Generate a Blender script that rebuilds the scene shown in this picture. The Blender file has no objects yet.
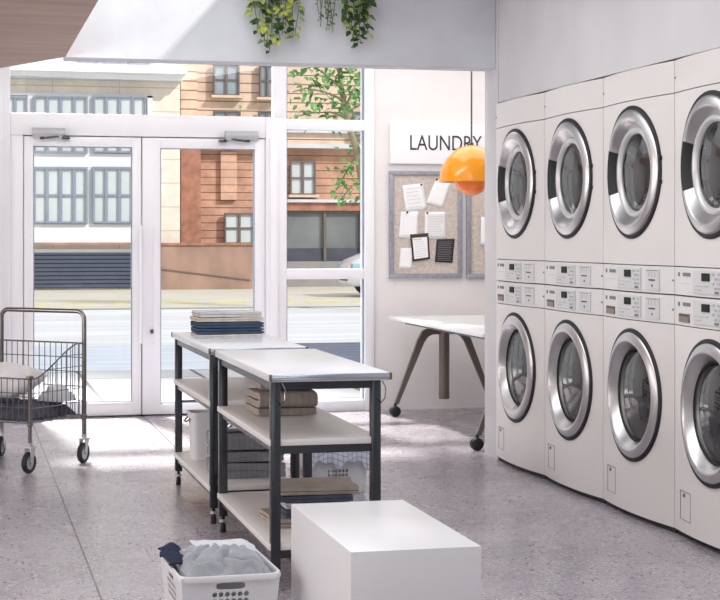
import bpy, bmesh, math, random
from mathutils import Vector, Matrix, noise
R = math.radians
PI = math.pi
C = bpy.context.scene.collection
random.seed(7)

# ------------------------------------------------------------------ camera numbers
F = 1650.0
TH = math.atan2(400.0, F)
ST, CT = math.sin(TH), math.cos(TH)
CZ = 1.35
HZ = 237.0

def atY(px, py, Y):
    """point of the plane y = Y seen at a photo position"""
    k = (px - 360.0) / F
    X = Y * (ST + k * CT) / (CT - k * ST)
    d = X * ST + Y * CT
    return Vector((X, Y, CZ - (py - HZ) * d / F))

def atZ(px, py, z=0.0):
    d = (CZ - z) * F / (py - HZ)
    lat = (px - 360.0) / F * d
    return Vector((lat * CT + d * ST, d * CT - lat * ST, z))

# ------------------------------------------------------------------ materials
def lin(c):
    out = []
    for v in c:
        v = v / 255.0
        out.append(v / 12.92 if v <= 0.04045 else ((v + 0.055) / 1.055) ** 2.4)
    return (out[0], out[1], out[2], 1.0)

def newmat(name):
    m = bpy.data.materials.new(name)
    m.use_nodes = True
    nt = m.node_tree
    return m, nt, nt.nodes['Principled BSDF']

def mat(name, rgb, rough=0.5, metal=0.0, var=0.06, scale=8.0, bump=0.0, bscale=60.0, spec=0.5, stretch=(1, 1, 1), alpha=None, coat=0.0):
    m, nt, b = newmat(name)
    N, L = nt.nodes, nt.links
    tc = N.new('ShaderNodeTexCoord')
    mp = N.new('ShaderNodeMapping')
    mp.inputs['Scale'].default_value = stretch
    L.new(tc.outputs['Object'], mp.inputs[0])
    nz = N.new('ShaderNodeTexNoise')
    nz.inputs['Scale'].default_value = scale
    nz.inputs['Detail'].default_value = 5
    L.new(mp.outputs[0], nz.inputs['Vector'])
    rp = N.new('ShaderNodeValToRGB')
    c = lin(rgb)
    rp.color_ramp.elements[0].position = 0.3
    rp.color_ramp.elements[1].position = 0.7
    rp.color_ramp.elements[0].color = tuple(v * (1 - var) for v in c[:3]) + (1,)
    rp.color_ramp.elements[1].color = tuple(min(1, v * (1 + var)) for v in c[:3]) + (1,)
    L.new(nz.outputs['Fac'], rp.inputs[0])
    L.new(rp.outputs[0], b.inputs['Base Color'])
    b.inputs['Roughness'].default_value = rough
    b.inputs['Metallic'].default_value = metal
    b.inputs['Specular IOR Level'].default_value = spec
    b.inputs['Coat Weight'].default_value = coat
    if bump:
        n2 = N.new('ShaderNodeTexNoise')
        n2.inputs['Scale'].default_value = bscale
        n2.inputs['Detail'].default_value = 4
        L.new(mp.outputs[0], n2.inputs['Vector'])
        bp = N.new('ShaderNodeBump')
        bp.inputs['Strength'].default_value = bump
        bp.inputs['Distance'].default_value = 0.01
        L.new(n2.outputs['Fac'], bp.inputs['Height'])
        L.new(bp.outputs[0], b.inputs['Normal'])
    return m

def glassmat(name, tint=(0.95, 0.97, 0.97), refl=0.05, rough=0.0):
    m, nt, b = newmat(name)
    N, L = nt.nodes, nt.links
    N.remove(b)
    out = N['Material Output']
    tr = N.new('ShaderNodeBsdfTransparent'); tr.inputs[0].default_value = tint + (1,)
    gl = N.new('ShaderNodeBsdfGlossy'); gl.inputs['Roughness'].default_value = rough
    lw = N.new('ShaderNodeLayerWeight'); lw.inputs['Blend'].default_value = 0.25
    mu = N.new('ShaderNodeMath'); mu.operation = 'MULTIPLY_ADD'
    mu.inputs[1].default_value = 0.5; mu.inputs[2].default_value = refl
    mu.use_clamp = True
    L.new(lw.outputs['Fresnel'], mu.inputs[0])
    mx = N.new('ShaderNodeMixShader')
    L.new(mu.outputs[0], mx.inputs[0]); L.new(tr.outputs[0], mx.inputs[1]); L.new(gl.outputs[0], mx.inputs[2])
    L.new(mx.outputs[0], out.inputs[0])
    return m

def terrazzo():
    m, nt, b = newmat('terrazzo_floor')
    N, L = nt.nodes, nt.links
    tc = N.new('ShaderNodeTexCoord')
    col = None
    nz = N.new('ShaderNodeTexNoise'); nz.inputs['Scale'].default_value = 1.3; nz.inputs['Detail'].default_value = 8
    L.new(tc.outputs['Object'], nz.inputs['Vector'])
    rp = N.new('ShaderNodeValToRGB')
    rp.color_ramp.elements[0].position = 0.32; rp.color_ramp.elements[0].color = lin((146, 139, 146))
    rp.color_ramp.elements[1].position = 0.72; rp.color_ramp.elements[1].color = lin((180, 173, 181))
    L.new(nz.outputs['Fac'], rp.inputs[0])
    col = rp.outputs[0]
    def chips(scale, thr, rgb, prob, prev):
        v = N.new('ShaderNodeTexVoronoi'); v.inputs['Scale'].default_value = scale
        v.inputs['Randomness'].default_value = 1.0
        L.new(tc.outputs['Object'], v.inputs['Vector'])
        lt = N.new('ShaderNodeMath'); lt.operation = 'LESS_THAN'; lt.inputs[1].default_value = thr
        L.new(v.outputs['Distance'], lt.inputs[0])
        sp = N.new('ShaderNodeSeparateColor'); L.new(v.outputs['Color'], sp.inputs[0])
        l2 = N.new('ShaderNodeMath'); l2.operation = 'LESS_THAN'; l2.inputs[1].default_value = prob
        L.new(sp.outputs[0], l2.inputs[0])
        mu = N.new('ShaderNodeMath'); mu.operation = 'MULTIPLY'
        L.new(lt.outputs[0], mu.inputs[0]); L.new(l2.outputs[0], mu.inputs[1])
        mx = N.new('ShaderNodeMix'); mx.data_type = 'RGBA'
        L.new(mu.outputs[0], mx.inputs[0]); L.new(prev, mx.inputs[6]); mx.inputs[7].default_value = lin(rgb)
        return mx.outputs[2]
    col = chips(70, 0.42, (194, 186, 190), 0.45, col)
    col = chips(95, 0.40, (122, 114, 122), 0.35, col)
    col = chips(36, 0.27, (78, 72, 84), 0.24, col)
    col = chips(55, 0.30, (214, 206, 206), 0.12, col)
    # two cut joints
    sx = N.new('ShaderNodeSeparateXYZ'); L.new(tc.outputs['Object'], sx.inputs[0])
    for x in (0.512, 1.343):
        su = N.new('ShaderNodeMath'); su.operation = 'SUBTRACT'; su.inputs[1].default_value = x
        L.new(sx.outputs[0], su.inputs[0])
        ab = N.new('ShaderNodeMath'); ab.operation = 'ABSOLUTE'; L.new(su.outputs[0], ab.inputs[0])
        lt = N.new('ShaderNodeMath'); lt.operation = 'LESS_THAN'; lt.inputs[1].default_value = 0.0045
        L.new(ab.outputs[0], lt.inputs[0])
        mx = N.new('ShaderNodeMix'); mx.data_type = 'RGBA'
        L.new(lt.outputs[0], mx.inputs[0]); L.new(col, mx.inputs[6]); mx.inputs[7].default_value = lin((92, 88, 90))
        col = mx.outputs[2]
    L.new(col, b.inputs['Base Color'])
    n3 = N.new('ShaderNodeTexNoise'); n3.inputs['Scale'].default_value = 3; n3.inputs['Detail'].default_value = 6
    L.new(tc.outputs['Object'], n3.inputs['Vector'])
    mr = N.new('ShaderNodeMapRange'); mr.inputs[3].default_value = 0.16; mr.inputs[4].default_value = 0.36
    L.new(n3.outputs['Fac'], mr.inputs[0]); L.new(mr.outputs[0], b.inputs['Roughness'])
    b.inputs['Specular IOR Level'].default_value = 0.55
    return m

def grooved(name, rgb, dark, period, width, var=0.12, scale=1.2, zoff=0.0, vertical=0.0, stain=None):
    """masonry with horizontal grooves every period metres"""
    m, nt, b = newmat(name)
    N, L = nt.nodes, nt.links
    tc = N.new('ShaderNodeTexCoord')
    nz = N.new('ShaderNodeTexNoise'); nz.inputs['Scale'].default_value = scale; nz.inputs['Detail'].default_value = 9
    nz.inputs['Roughness'].default_value = 0.7
    L.new(tc.outputs['Object'], nz.inputs['Vector'])
    rp = N.new('ShaderNodeValToRGB'); c = lin(rgb)
    rp.color_ramp.elements[0].position = 0.3; rp.color_ramp.elements[1].position = 0.7
    rp.color_ramp.elements[0].color = tuple(v * (1 - var) for v in c[:3]) + (1,)
    rp.color_ramp.elements[1].color = tuple(min(1, v * (1 + var)) for v in c[:3]) + (1,)
    L.new(nz.outputs['Fac'], rp.inputs[0])
    sx = N.new('ShaderNodeSeparateXYZ'); L.new(tc.outputs['Object'], sx.inputs[0])
    def line(axis, per, wid, off, prev):
        ad = N.new('ShaderNodeMath'); ad.operation = 'ADD'; ad.inputs[1].default_value = 200 + off
        L.new(sx.outputs[axis], ad.inputs[0])
        mo = N.new('ShaderNodeMath'); mo.operation = 'MODULO'; mo.inputs[1].default_value = per
        L.new(ad.outputs[0], mo.inputs[0])
        lt = N.new('ShaderNodeMath'); lt.operation = 'LESS_THAN'; lt.inputs[1].default_value = wid
        L.new(mo.outputs[0], lt.inputs[0])
        mx = N.new('ShaderNodeMix'); mx.data_type = 'RGBA'
        L.new(lt.outputs[0], mx.inputs[0]); L.new(prev, mx.inputs[6]); mx.inputs[7].default_value = lin(dark)
        return mx.outputs[2]
    col = line(2, period, width, zoff, rp.outputs[0])
    if vertical:
        col = line(0, vertical, width * 0.7, 0, col)
    L.new(col, b.inputs['Base Color'])
    b.inputs['Roughness'].default_value = 0.85
    b.inputs['Specular IOR Level'].default_value = 0.2
    return m

def paving(name, rgb, dark, bw, bh, mortar, var=0.05):
    m, nt, b = newmat(name)
    N, L = nt.nodes, nt.links
    tc = N.new('ShaderNodeTexCoord')
    br = N.new('ShaderNodeTexBrick')
    c = lin(rgb)
    br.inputs['Color1'].default_value = c
    br.inputs['Color2'].default_value = tuple(v * (1 - var) for v in c[:3]) + (1,)
    br.inputs['Mortar'].default_value = lin(dark)
    br.inputs['Scale'].default_value = 1.0
    br.inputs['Mortar Size'].default_value = mortar
    br.inputs['Brick Width'].default_value = bw
    br.inputs['Row Height'].default_value = bh
    mp = N.new('ShaderNodeMapping'); mp.inputs['Rotation'].default_value = (0, 0, R(90))
    L.new(tc.outputs['Object'], mp.inputs[0]); L.new(mp.outputs[0], br.inputs['Vector'])
    L.new(br.outputs['Color'], b.inputs['Base Color'])
    b.inputs['Roughness'].default_value = 0.8
    return m

def drummat():
    m, nt, b = newmat('perforated_steel')
    N, L = nt.nodes, nt.links
    tc = N.new('ShaderNodeTexCoord')
    v = N.new('ShaderNodeTexVoronoi'); v.inputs['Scale'].default_value = 26; v.inputs['Randomness'].default_value = 0.2
    L.new(tc.outputs['Object'], v.inputs['Vector'])
    lt = N.new('ShaderNodeMath'); lt.operation = 'LESS_THAN'; lt.inputs[1].default_value = 0.34
    L.new(v.outputs['Distance'], lt.inputs[0])
    mx = N.new('ShaderNodeMix'); mx.data_type = 'RGBA'
    mx.inputs[6].default_value = lin((206, 202, 198)); mx.inputs[7].default_value = lin((60, 60, 64))
    L.new(lt.outputs[0], mx.inputs[0])
    L.new(mx.outputs[2], b.inputs['Base Color'])
    b.inputs['Metallic'].default_value = 0.6; b.inputs['Roughness'].default_value = 0.32
    return m

def fabric(name, rgb, var=0.14, rib=0.0, ribscale=90.0, scale=16, axis='X', check=None):
    m = mat(name, rgb, rough=0.95, var=var, scale=scale, bump=0.55, bscale=260, spec=0.15)
    nt = m.node_tree; N, L = nt.nodes, nt.links
    b = N['Principled BSDF']
    b.inputs['Sheen Weight'].default_value = 0.05
    if rib or check:
        src = b.inputs['Base Color'].links[0].from_socket
        tc = N.new('ShaderNodeTexCoord')
        if rib:
            w = N.new('ShaderNodeTexWave'); w.bands_direction = axis
            w.inputs['Scale'].default_value = ribscale / 10.0
            w.inputs['Distortion'].default_value = 1.2
            L.new(tc.outputs['Object'], w.inputs['Vector'])
            mx = N.new('ShaderNodeMix'); mx.data_type = 'RGBA'; mx.blend_type = 'MULTIPLY'
            mx.inputs[0].default_value = rib
            L.new(src, mx.inputs[6]); L.new(w.outputs['Color'], mx.inputs[7])
            L.new(mx.outputs[2], b.inputs['Base Color'])
        else:
            sx = N.new('ShaderNodeSeparateXYZ'); L.new(tc.outputs['Object'], sx.inputs[0])
            yz = N.new('ShaderNodeMath'); yz.operation = 'SUBTRACT'
            L.new(sx.outputs[1], yz.inputs[0]); L.new(sx.outputs[2], yz.inputs[1])
            for sock in (sx.outputs[0], yz.outputs[0]):
                ad = N.new('ShaderNodeMath'); ad.operation = 'ADD'; ad.inputs[1].default_value = 10
                L.new(sock, ad.inputs[0])
                mo = N.new('ShaderNodeMath'); mo.operation = 'MODULO'; mo.inputs[1].default_value = 0.026
                L.new(ad.outputs[0], mo.inputs[0])
                lt = N.new('ShaderNodeMath'); lt.operation = 'LESS_THAN'; lt.inputs[1].default_value = 0.005
                L.new(mo.outputs[0], lt.inputs[0])
                mx = N.new('ShaderNodeMix'); mx.data_type = 'RGBA'; mx.blend_type = 'MULTIPLY'
                L.new(lt.outputs[0], mx.inputs[0]); L.new(src, mx.inputs[6]); mx.inputs[7].default_value = lin(check)
                src = mx.outputs[2]
            L.new(src, b.inputs['Base Color'])
    return m

M = {}
M['floor'] = terrazzo()
M['wall'] = mat('plaster_wall', (206, 204, 206), 0.9, var=0.05, scale=2.2, bump=0.12, bscale=14, spec=0.2)
M['wallwarm'] = mat('limewashed_wall', (230, 226, 225), 0.9, var=0.05, scale=1.6, bump=0.1, bscale=12, spec=0.2)
M['wallrear'] = mat('grey_rear_wall', (128, 130, 138), 0.9, var=0.05, scale=2, spec=0.2)
M['beam'] = mat('smooth_concrete', (222, 224, 229), 0.85, var=0.08, scale=3.0, bump=0.12, bscale=20, spec=0.2)
M['soffit'] = mat('brown_soffit', (184, 158, 144), 0.7, var=0.16, scale=2.2, bump=0.1, bscale=16, stretch=(0.6, 3.2, 1))
M['frame'] = mat('white_painted_aluminium', (240, 241, 245), 0.35, var=0.015, scale=3)
M['doorbar'] = mat('white_bar', (238, 239, 243), 0.3, var=0.01)
M['glass'] = glassmat('clear_glass', (0.97, 0.98, 0.98), 0.01)
M['drumglass'] = glassmat('dark_door_glass', (0.74, 0.76, 0.74), 0.16, 0.02)
M['enamel'] = mat('warm_white_enamel', (219, 213, 210), 0.32, var=0.012, scale=2)
M['panelplastic'] = mat('control_panel_plastic', (219, 216, 214), 0.4, var=0.012)
M['overlay'] = mat('control_overlay', (206, 204, 204), 0.35, var=0.015)
M['black'] = mat('black_rubber', (26, 26, 28), 0.6, var=0.1)
M['darkgap'] = mat('seam_shade_and_seal', (52, 47, 47), 0.8, var=0.1)  # darkens the cabinets to stand for shade in panel seams; also door seals
M['steel'] = mat('brushed_door_ring', (206, 204, 204), 0.34, metal=1.0, var=0.03, scale=30)
M['steelpale'] = mat('pale_inner_ring', (205, 203, 203), 0.35, metal=0.35, var=0.03)
M['drum'] = drummat()
M['lcd'] = mat('green_black_display', (30, 38, 20), 0.6, var=0.3, scale=60, spec=0.2)
M['print'] = mat('grey_print', (120, 118, 120), 0.6, var=0.05)
M['printdark'] = mat('dark_print', (62, 58, 60), 0.6, var=0.05)
M['drawerfront'] = mat('brown_soap_drawer', (118, 98, 90), 0.35, var=0.1)
M['button'] = mat('pale_button', (186, 184, 186), 0.4, var=0.02)
M['gunmetal'] = mat('gunmetal_tube', (80, 83, 88), 0.26, metal=0.85, var=0.08, scale=12)
M['laminate'] = mat('white_laminate', (226, 226, 229), 0.28, var=0.012, scale=3)
M['shelflam'] = mat('cream_laminate', (226, 222, 219), 0.4, var=0.015, scale=3)
M['edge'] = mat('aluminium_edge', (190, 198, 208), 0.25, metal=0.9, var=0.03)
M['brass'] = mat('brass_cap', (124, 112, 90), 0.35, metal=0.9, var=0.05)
M['boxwhite'] = mat('white_plinth_paint', (234, 233, 235), 0.3, var=0.01, scale=2)
M['plastic'] = mat('white_basket_plastic', (228, 228, 231), 0.35, var=0.012)
M['chrome'] = mat('aged_chrome', (136, 132, 130), 0.24, metal=1.0, var=0.1, scale=14)
M['wire'] = mat('steel_wire', (112, 112, 118), 0.35, metal=0.8, var=0.06)
M['zinc'] = mat('zinc_plate', (190, 191, 194), 0.4, metal=0.5, var=0.08)
M['closer'] = mat('satin_closer_cover', (186, 188, 192), 0.35, metal=0.25, var=0.04)
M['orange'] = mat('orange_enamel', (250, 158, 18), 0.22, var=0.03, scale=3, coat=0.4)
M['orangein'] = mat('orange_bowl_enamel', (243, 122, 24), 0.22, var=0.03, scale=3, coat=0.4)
M['cord'] = mat('grey_cord', (86, 84, 86), 0.6, var=0.05)
M['taupe'] = mat('taupe_metal', (112, 102, 96), 0.4, metal=0.3, var=0.05)
M['deskwhite'] = mat('white_desk_top', (238, 239, 238), 0.3, var=0.01)
M['sign'] = mat('white_sign', (240, 240, 243), 0.4, var=0.008)
M['ink'] = mat('black_ink', (50, 50, 54), 0.6, var=0.05)
M['cork'] = mat('pinboard_felt', (200, 188, 180), 0.95, var=0.16, scale=46, bump=0.3, bscale=200)
M['boardframe'] = mat('galvanised_frame', (160, 162, 172), 0.42, metal=0.5, var=0.14, scale=26)
M['paper'] = mat('white_paper', (240, 240, 241), 0.8, var=0.008)
M['paperblack'] = mat('black_card', (46, 44, 46), 0.7, var=0.12, scale=40)
M['pin'] = mat('dark_pin', (70, 60, 62), 0.35, metal=0.5)
M['yellow'] = mat('faded_yellow_print', (226, 196, 110), 0.7, var=0.05)
M['leafdark'] = mat('dark_green_leaf', (58, 88, 44), 0.45, var=0.3, scale=24)
M['leaflight'] = mat('lime_leaf', (176, 186, 84), 0.45, var=0.25, scale=24)
M['leafpale'] = mat('pale_green_leaf', (112, 138, 92), 0.5, var=0.25, scale=24)
M['stem'] = mat('green_stem', (96, 110, 66), 0.6, var=0.1)
M['treeleaf'] = mat('street_tree_leaf', (104, 156, 84), 0.6, var=0.35, scale=3)
M['bark'] = mat('pale_bark', (150, 138, 110), 0.9, var=0.15)
# fabric
M['greytowel'] = fabric('grey_towel', (150, 150, 157), rib=0.12, ribscale=120)
M['navytowel'] = fabric('navy_towel', (70, 84, 108))
M['beigetowel'] = fabric('beige_towel', (214, 202, 190))
M['palegreytowel'] = fabric('pale_grey_towel', (208, 206, 206))
M['brownwaffle'] = fabric('taupe_ribbed_towel', (170, 158, 150), rib=0.10, ribscale=110)
M['taupetowel'] = fabric('taupe_cloth', (178, 167, 156))
M['slatetowel'] = fabric('slate_cloth', (84, 90, 108))
M['checktowel'] = fabric('blue_grey_check_cloth', (206, 211, 222), check=(206, 210, 220))
M['navycloth'] = fabric('navy_denim', (38, 47, 72))
M['greycloth'] = fabric('grey_jersey', (172, 175, 182), var=0.1)
M['whitecloth'] = fabric('white_cotton', (224, 226, 232), var=0.05)
M['pillow'] = fabric('off_white_cotton', (226, 223, 224), var=0.05)
M['charcoal'] = fabric('charcoal_cloth', (78, 78, 88), var=0.35)
# outside
M['plaza'] = paving('pale_paving', (172, 172, 174), (70, 70, 76), 1.6, 1.15, 0.02)
M['bandshade'] = mat('blue_shade_asphalt', (194, 202, 213), 0.5, var=0.14, scale=1.6, stretch=(0.5, 2, 1))  # blue shade band across the street, painted into the asphalt colour
M['bandshadedark'] = mat('dark_blue_shade_asphalt', (66, 88, 124), 0.35, var=0.7, scale=3.4, stretch=(0.6, 1.6, 1))  # deeper end of the street's shade band, painted as darker blue
M['road'] = mat('sunbleached_road', (216, 216, 218), 0.8, var=0.14, scale=0.6, stretch=(0.35, 2.4, 1))
M['kerb'] = mat('kerb_stone', (150, 146, 144), 0.85, var=0.1, scale=2)
M['farwalk'] = mat('cream_far_pavement', (208, 202, 188), 0.85, var=0.07, scale=0.8)
M['roadpaint'] = mat('yellow_road_paint', (222, 204, 96), 0.8, var=0.06, scale=3)
M['stone'] = grooved('pale_limestone', (230, 220, 206), (206, 190, 174), 0.62, 0.03, var=0.13, scale=1.8, vertical=1.7)
M['stonewhite'] = mat('white_render', (232, 230, 232), 0.85, var=0.04, scale=2)
M['cornice'] = mat('weathered_cornice', (206, 208, 212), 0.85, var=0.10, scale=3, stretch=(0.5, 1, 6))
M['brickpale'] = grooved('pale_banded_brick', (220, 194, 172), (140, 112, 98), 0.25, 0.032, var=0.2, scale=2.0)
M['brickred'] = grooved('red_banded_brick', (196, 152, 128), (118, 86, 74), 0.205, 0.024, var=0.30, scale=2.2)
M['brickpanel'] = grooved('light_brick_panel', (208, 168, 144), (134, 100, 86), 0.205, 0.018, var=0.2, scale=2.4)
M['brickplain'] = mat('plain_red_brick', (168, 118, 98), 0.9, var=0.26, scale=5)
M['rampwall'] = mat('rusty_wall', (164, 134, 118), 0.9, var=0.3, scale=1.4, stretch=(1, 1, 0.5))
M['bluegrey'] = mat('blue_grey_window_frame', (136, 146, 162), 0.5, var=0.05)
M['brownframe'] = mat('brown_window_frame', (112, 98, 90), 0.6, var=0.08)
M['winpane'] = mat('pale_window_pane', (208, 213, 214), 0.15, var=0.08, scale=0.6)
M['winpanedark'] = mat('grey_window_pane', (150, 160, 166), 0.15, var=0.2, scale=0.7)
M['shutter'] = grooved('slate_roller_shutter', (88, 94, 108), (44, 48, 58), 0.105, 0.03, var=0.1, scale=2)
M['shopglass'] = mat('dark_shop_glass', (120, 124, 124), 0.15, var=0.35, scale=0.5)
M['shopdark'] = mat('dark_shop_stallriser', (70, 74, 88), 0.5, var=0.2, scale=2)
M['carwhite'] = mat('white_car_paint', (232, 234, 240), 0.2, var=0.01, coat=0.5)
M['carglass'] = mat('car_glass', (70, 84, 100), 0.1, var=0.1)
M['carlight'] = mat('car_lamp', (150, 190, 200), 0.15, var=0.1)

# ------------------------------------------------------------------ mesh builder
class MB:
    def __init__(self):
        self.bm = bmesh.new()
    def box(self, x0, x1, y0, y1, z0, z1, bev=0.0, seg=2):
        vs = [self.bm.verts.new(p) for p in ((x0, y0, z0), (x1, y0, z0), (x1, y1, z0), (x0, y1, z0), (x0, y0, z1), (x1, y0, z1), (x1, y1, z1), (x0, y1, z1))]
        fs = [self.bm.faces.new([vs[i] for i in f]) for f in ((0, 3, 2, 1), (4, 5, 6, 7), (0, 1, 5, 4), (1, 2, 6, 5), (2, 3, 7, 6), (3, 0, 4, 7))]
        if bev:
            es = {e for f in fs for e in f.edges}
            bmesh.ops.bevel(self.bm, geom=list(es), offset=bev, segments=seg, affect='EDGES', profile=0.5)
        return self
    def quad(self, *pts):
        self.bm.faces.new([self.bm.verts.new(p) for p in pts]); return self
    def ringloft(self, rings, closed=True, caps=True):
        vr = [[self.bm.verts.new(p) for p in r] for r in rings]
        n = len(vr[0])
        for a, b in zip(vr, vr[1:]):
            for i in range(n if closed else n - 1):
                j = (i + 1) % n
                try: self.bm.faces.new((a[i], a[j], b[j], b[i]))
                except ValueError: pass
        if caps and closed:
            self.bm.faces.new(list(reversed(vr[0]))); self.bm.faces.new(vr[-1])
        return self
    def tube(self, pts, r, n=8, caps=True):
        pts = [Vector(p) for p in pts]
        rs = r if isinstance(r, (list, tuple)) else [r] * len(pts)
        rings = []
        up = None
        for i, p in enumerate(pts):
            t = (pts[min(i + 1, len(pts) - 1)] - pts[max(i - 1, 0)]).normalized()
            if up is None:
                up = Vector((0, 0, 1)) if abs(t.z) < 0.9 else Vector((1, 0, 0))
            a = t.cross(up).normalized(); b = a.cross(t).normalized()
            up = b
            rings.append([p + rs[i] * (math.cos(2 * PI * k / n) * a + math.sin(2 * PI * k / n) * b) for k in range(n)])
        return self.ringloft(rings, True, caps)
    def cyl(self, a, b, r, n=16):
        return self.tube([a, b], r, n)
    def beam(self, a, b, w, h):
        """rectangular bar from a to b"""
        a, b = Vector(a), Vector(b); t = (b - a).normalized()
        up = Vector((0, 0, 1)) if abs(t.z) < 0.95 else Vector((0, 1, 0))
        s = t.cross(up).normalized(); u = s.cross(t)
        rings = [[p + s * (w / 2) * i + u * (h / 2) * j for i, j in ((-1, -1), (1, -1), (1, 1), (-1, 1))] for p in (a, b)]
        return self.ringloft(rings)
    def lathe(self, prof, origin=(0, 0, 0), axis='Z', n=48):
        o = Vector(origin)
        rings = []
        for r, h in prof:
            ring = []
            for k in range(n):
                c, s = math.cos(2 * PI * k / n) * r, math.sin(2 * PI * k / n) * r
                v = Vector((c, s, h)) if axis == 'Z' else (Vector((c, h, s)) if axis == 'Y' else Vector((h, c, s)))
                ring.append(o + v)
            rings.append(ring)
        return self.ringloft(rings, True, False)
    def grid(self, fn, nu, nv):
        vs = [[self.bm.verts.new(fn(i / nu, j / nv)) for j in range(nv + 1)] for i in range(nu + 1)]
        for i in range(nu):
            for j in range(nv):
                self.bm.faces.new((vs[i][j], vs[i + 1][j], vs[i + 1][j + 1], vs[i][j + 1]))
        return self
    def build(self, name, material, parent=None, smooth=True, angle=40, solid=0.0, subd=0):
        bmesh.ops.remove_doubles(self.bm, verts=self.bm.verts, dist=1e-5)
        bmesh.ops.recalc_face_normals(self.bm, faces=self.bm.faces)
        if smooth:
            for f in self.bm.faces: f.smooth = True
            for e in self.bm.edges:
                if len(e.link_faces) == 2 and e.calc_face_angle(0) > R(angle): e.smooth = False
        me = bpy.data.meshes.new(name); self.bm.to_mesh(me); self.bm.free()
        for mm in (material if isinstance(material, (list, tuple)) else [material]): me.materials.append(mm)
        o = bpy.data.objects.new(name, me); C.objects.link(o)
        if parent: o.parent = parent
        if solid:
            md = o.modifiers.new('thickness', 'SOLIDIFY'); md.thickness = solid; md.offset = 0
        if subd:
            md = o.modifiers.new('smooth', 'SUBSURF'); md.levels = subd; md.render_levels = subd
        return o

def tag(o, label, cat, group=None):
    o['label'] = label; o['category'] = cat
    if group: o['group'] = group
    return o
def thing(name, label, cat, loc=(0, 0, 0), rz=0.0, group=None):
    o = bpy.data.objects.new(name, None); C.objects.link(o)
    o.location = loc; o.rotation_euler = (0, 0, rz); o.empty_display_size = 0.1
    return tag(o, label, cat, group)
def struct(o):
    o['kind'] = 'structure'; return o
def copy_tree(o, parent=None):
    c = o.copy(); C.objects.link(c); c.parent = parent
    for ch in list(o.children): copy_tree(ch, c)
    return c

# ================================================================== SETTING
YG = 12.53                                    # plane of the glazed front
XW = 3.17                                     # plane of the machine wall
struct(MB().box(-3.5, 5.0, -4.0, 12.62, -0.12, 0.0).build('floor', M['floor']))
# machine wall: pier, part over the machines, near part, niche back
struct(MB().box(XW, 5.0, 9.526, 9.785, 0, 3.2).build('wall_right', M['wall']))
struct(MB().box(XW + 0.005, 5.0, 6.09, 9.526, 2.166, 3.2).build('wall_right', M['wall']))
struct(MB().box(XW, 5.0, -4.0, 6.085, 0, 3.2).build('wall_right', M['wall']))
struct(MB().box(4.05, 4.25, 6.085, 9.526, 0, 2.166).build('wall_right', M['wall']))
struct(MB().box(5.0, 5.2, -4.0, 12.7, 0, 3.2).build('wall_alcove', M['wallwarm']))
xl = atY(10, 100, YG).x; xr = atY(372, 100, YG).x
struct(MB().box(xr, 5.0, 12.47, 12.70, 0, 2.95).build('wall_back', M['wallwarm']))
struct(MB().box(-3.5, atY(-12, 100, YG).x, 12.46, 12.70, 0, 2.95).build('wall_back', M['frame']))
# left wall with tall openings (openings added for bright stripes in reflections)
wl = MB()
for y0, y1 in ((-4, 0.4), (2.0, 3.0), (4.6, 5.6), (7.2, 8.2), (9.8, 12.7)):
    wl.box(-3.7, -3.5, y0, y1, 0, 3.2)
for y0, y1 in ((0.4, 2.0), (3.0, 4.6), (5.6, 7.2), (8.2, 9.8)):
    wl.box(-3.7, -3.5, y0, y1, 0, 0.7); wl.box(-3.7, -3.5, y0, y1, 2.3, 3.2)
struct(wl.build('wall_left', M['wallwarm']))
struct(MB().box(-3.7, 5.2, -4.2, -4.0, 0, 3.2).build('wall_rear', M['wallrear']))
# low soffit on the left
sf = MB()
poly = [(0.585, -4), (0.585, 9.565), (-0.78, 12.46), (-3.5, 12.46), (-3.5, -4)]
sf.ringloft([[(x, y, z) for x, y in poly] for z in (2.38, 2.62)])
struct(sf.build('ceiling', M['soffit'], smooth=False))
struct(MB().box(2.01, 5.2, -4.0, 9.565, 3.2, 3.35).build('ceiling', M['wall']))  # unseen roof slab placed so its edge cuts the sun on the beam
struct(MB().box(-3.5, 5.2, 9.765, 12.75, 2.95, 3.1).build('ceiling', M['wallwarm']))
# beam across the room
struct(MB().box(0.585, XW - 0.0, 9.565, 9.765, 2.376, 3.2, bev=0.006).build('trim_1', M['beam'], angle=60))

# ------------------------------------------------------------------ glazed front
def X(px): return atY(px, 237, YG).x
def Zg(px, py): return atY(px, py, YG).z
zt0 = Zg(140, 137); zt1 = Zg(140, 115.5)      # main transom over the doors
ztop = 2.95
y0, y1 = YG - 0.07, YG + 0.07
fr = MB()
fr.box(X(-12), X(10), y0, y1, 0, ztop, 0.004)                     # left outer post
fr.box(X(10), X(23), y0 + 0.02, y1, 0, zt0, 0.004)               # jamb beside left leaf
fr.box(X(10) + .0005, X(264) - .0005, y0, y1, zt0, zt1, 0.004)                    # transom
fr.box(X(273), X(285) - .0003, y0 + .0004, y1, zt1 + 0.0005, ztop, 0.004)           # post above
fr.box(X(264), X(285), y0, y1, 0, zt1, 0.004)                     # post beside right leaf
fr.box(X(268), X(276), y0 - 0.025, y0 + 0.01, 0.001, zt0, 0.003)
fr.box(X(141) - .025, X(141) + .025, YG + .012, YG + .05, 0.001, zt0 - .001)
fr.box(X(23) - .001, X(23) + .03, YG + .012, YG + .05, 0.001, zt0 - .001)
fr.box(X(264) - .03, X(264) - .001, YG + .012, YG + .05, 0.001, zt0 - .001)
fr.box(X(23) + .03, X(264) - .031, YG + .012, YG + .055, 0.0015, 0.03)
fr.box(X(23) + .03, X(264) - .031, YG + .012, YG + .055, zt0 - .03, zt0 - .0015)
fr.box(X(285), X(362.5), y0, y1, Zg(320, 130.5), Zg(320, 120), 0.004)
fr.box(X(285), X(362.5), y0, y1, Zg(320, 279), Zg(320, 269), 0.004)
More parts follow.
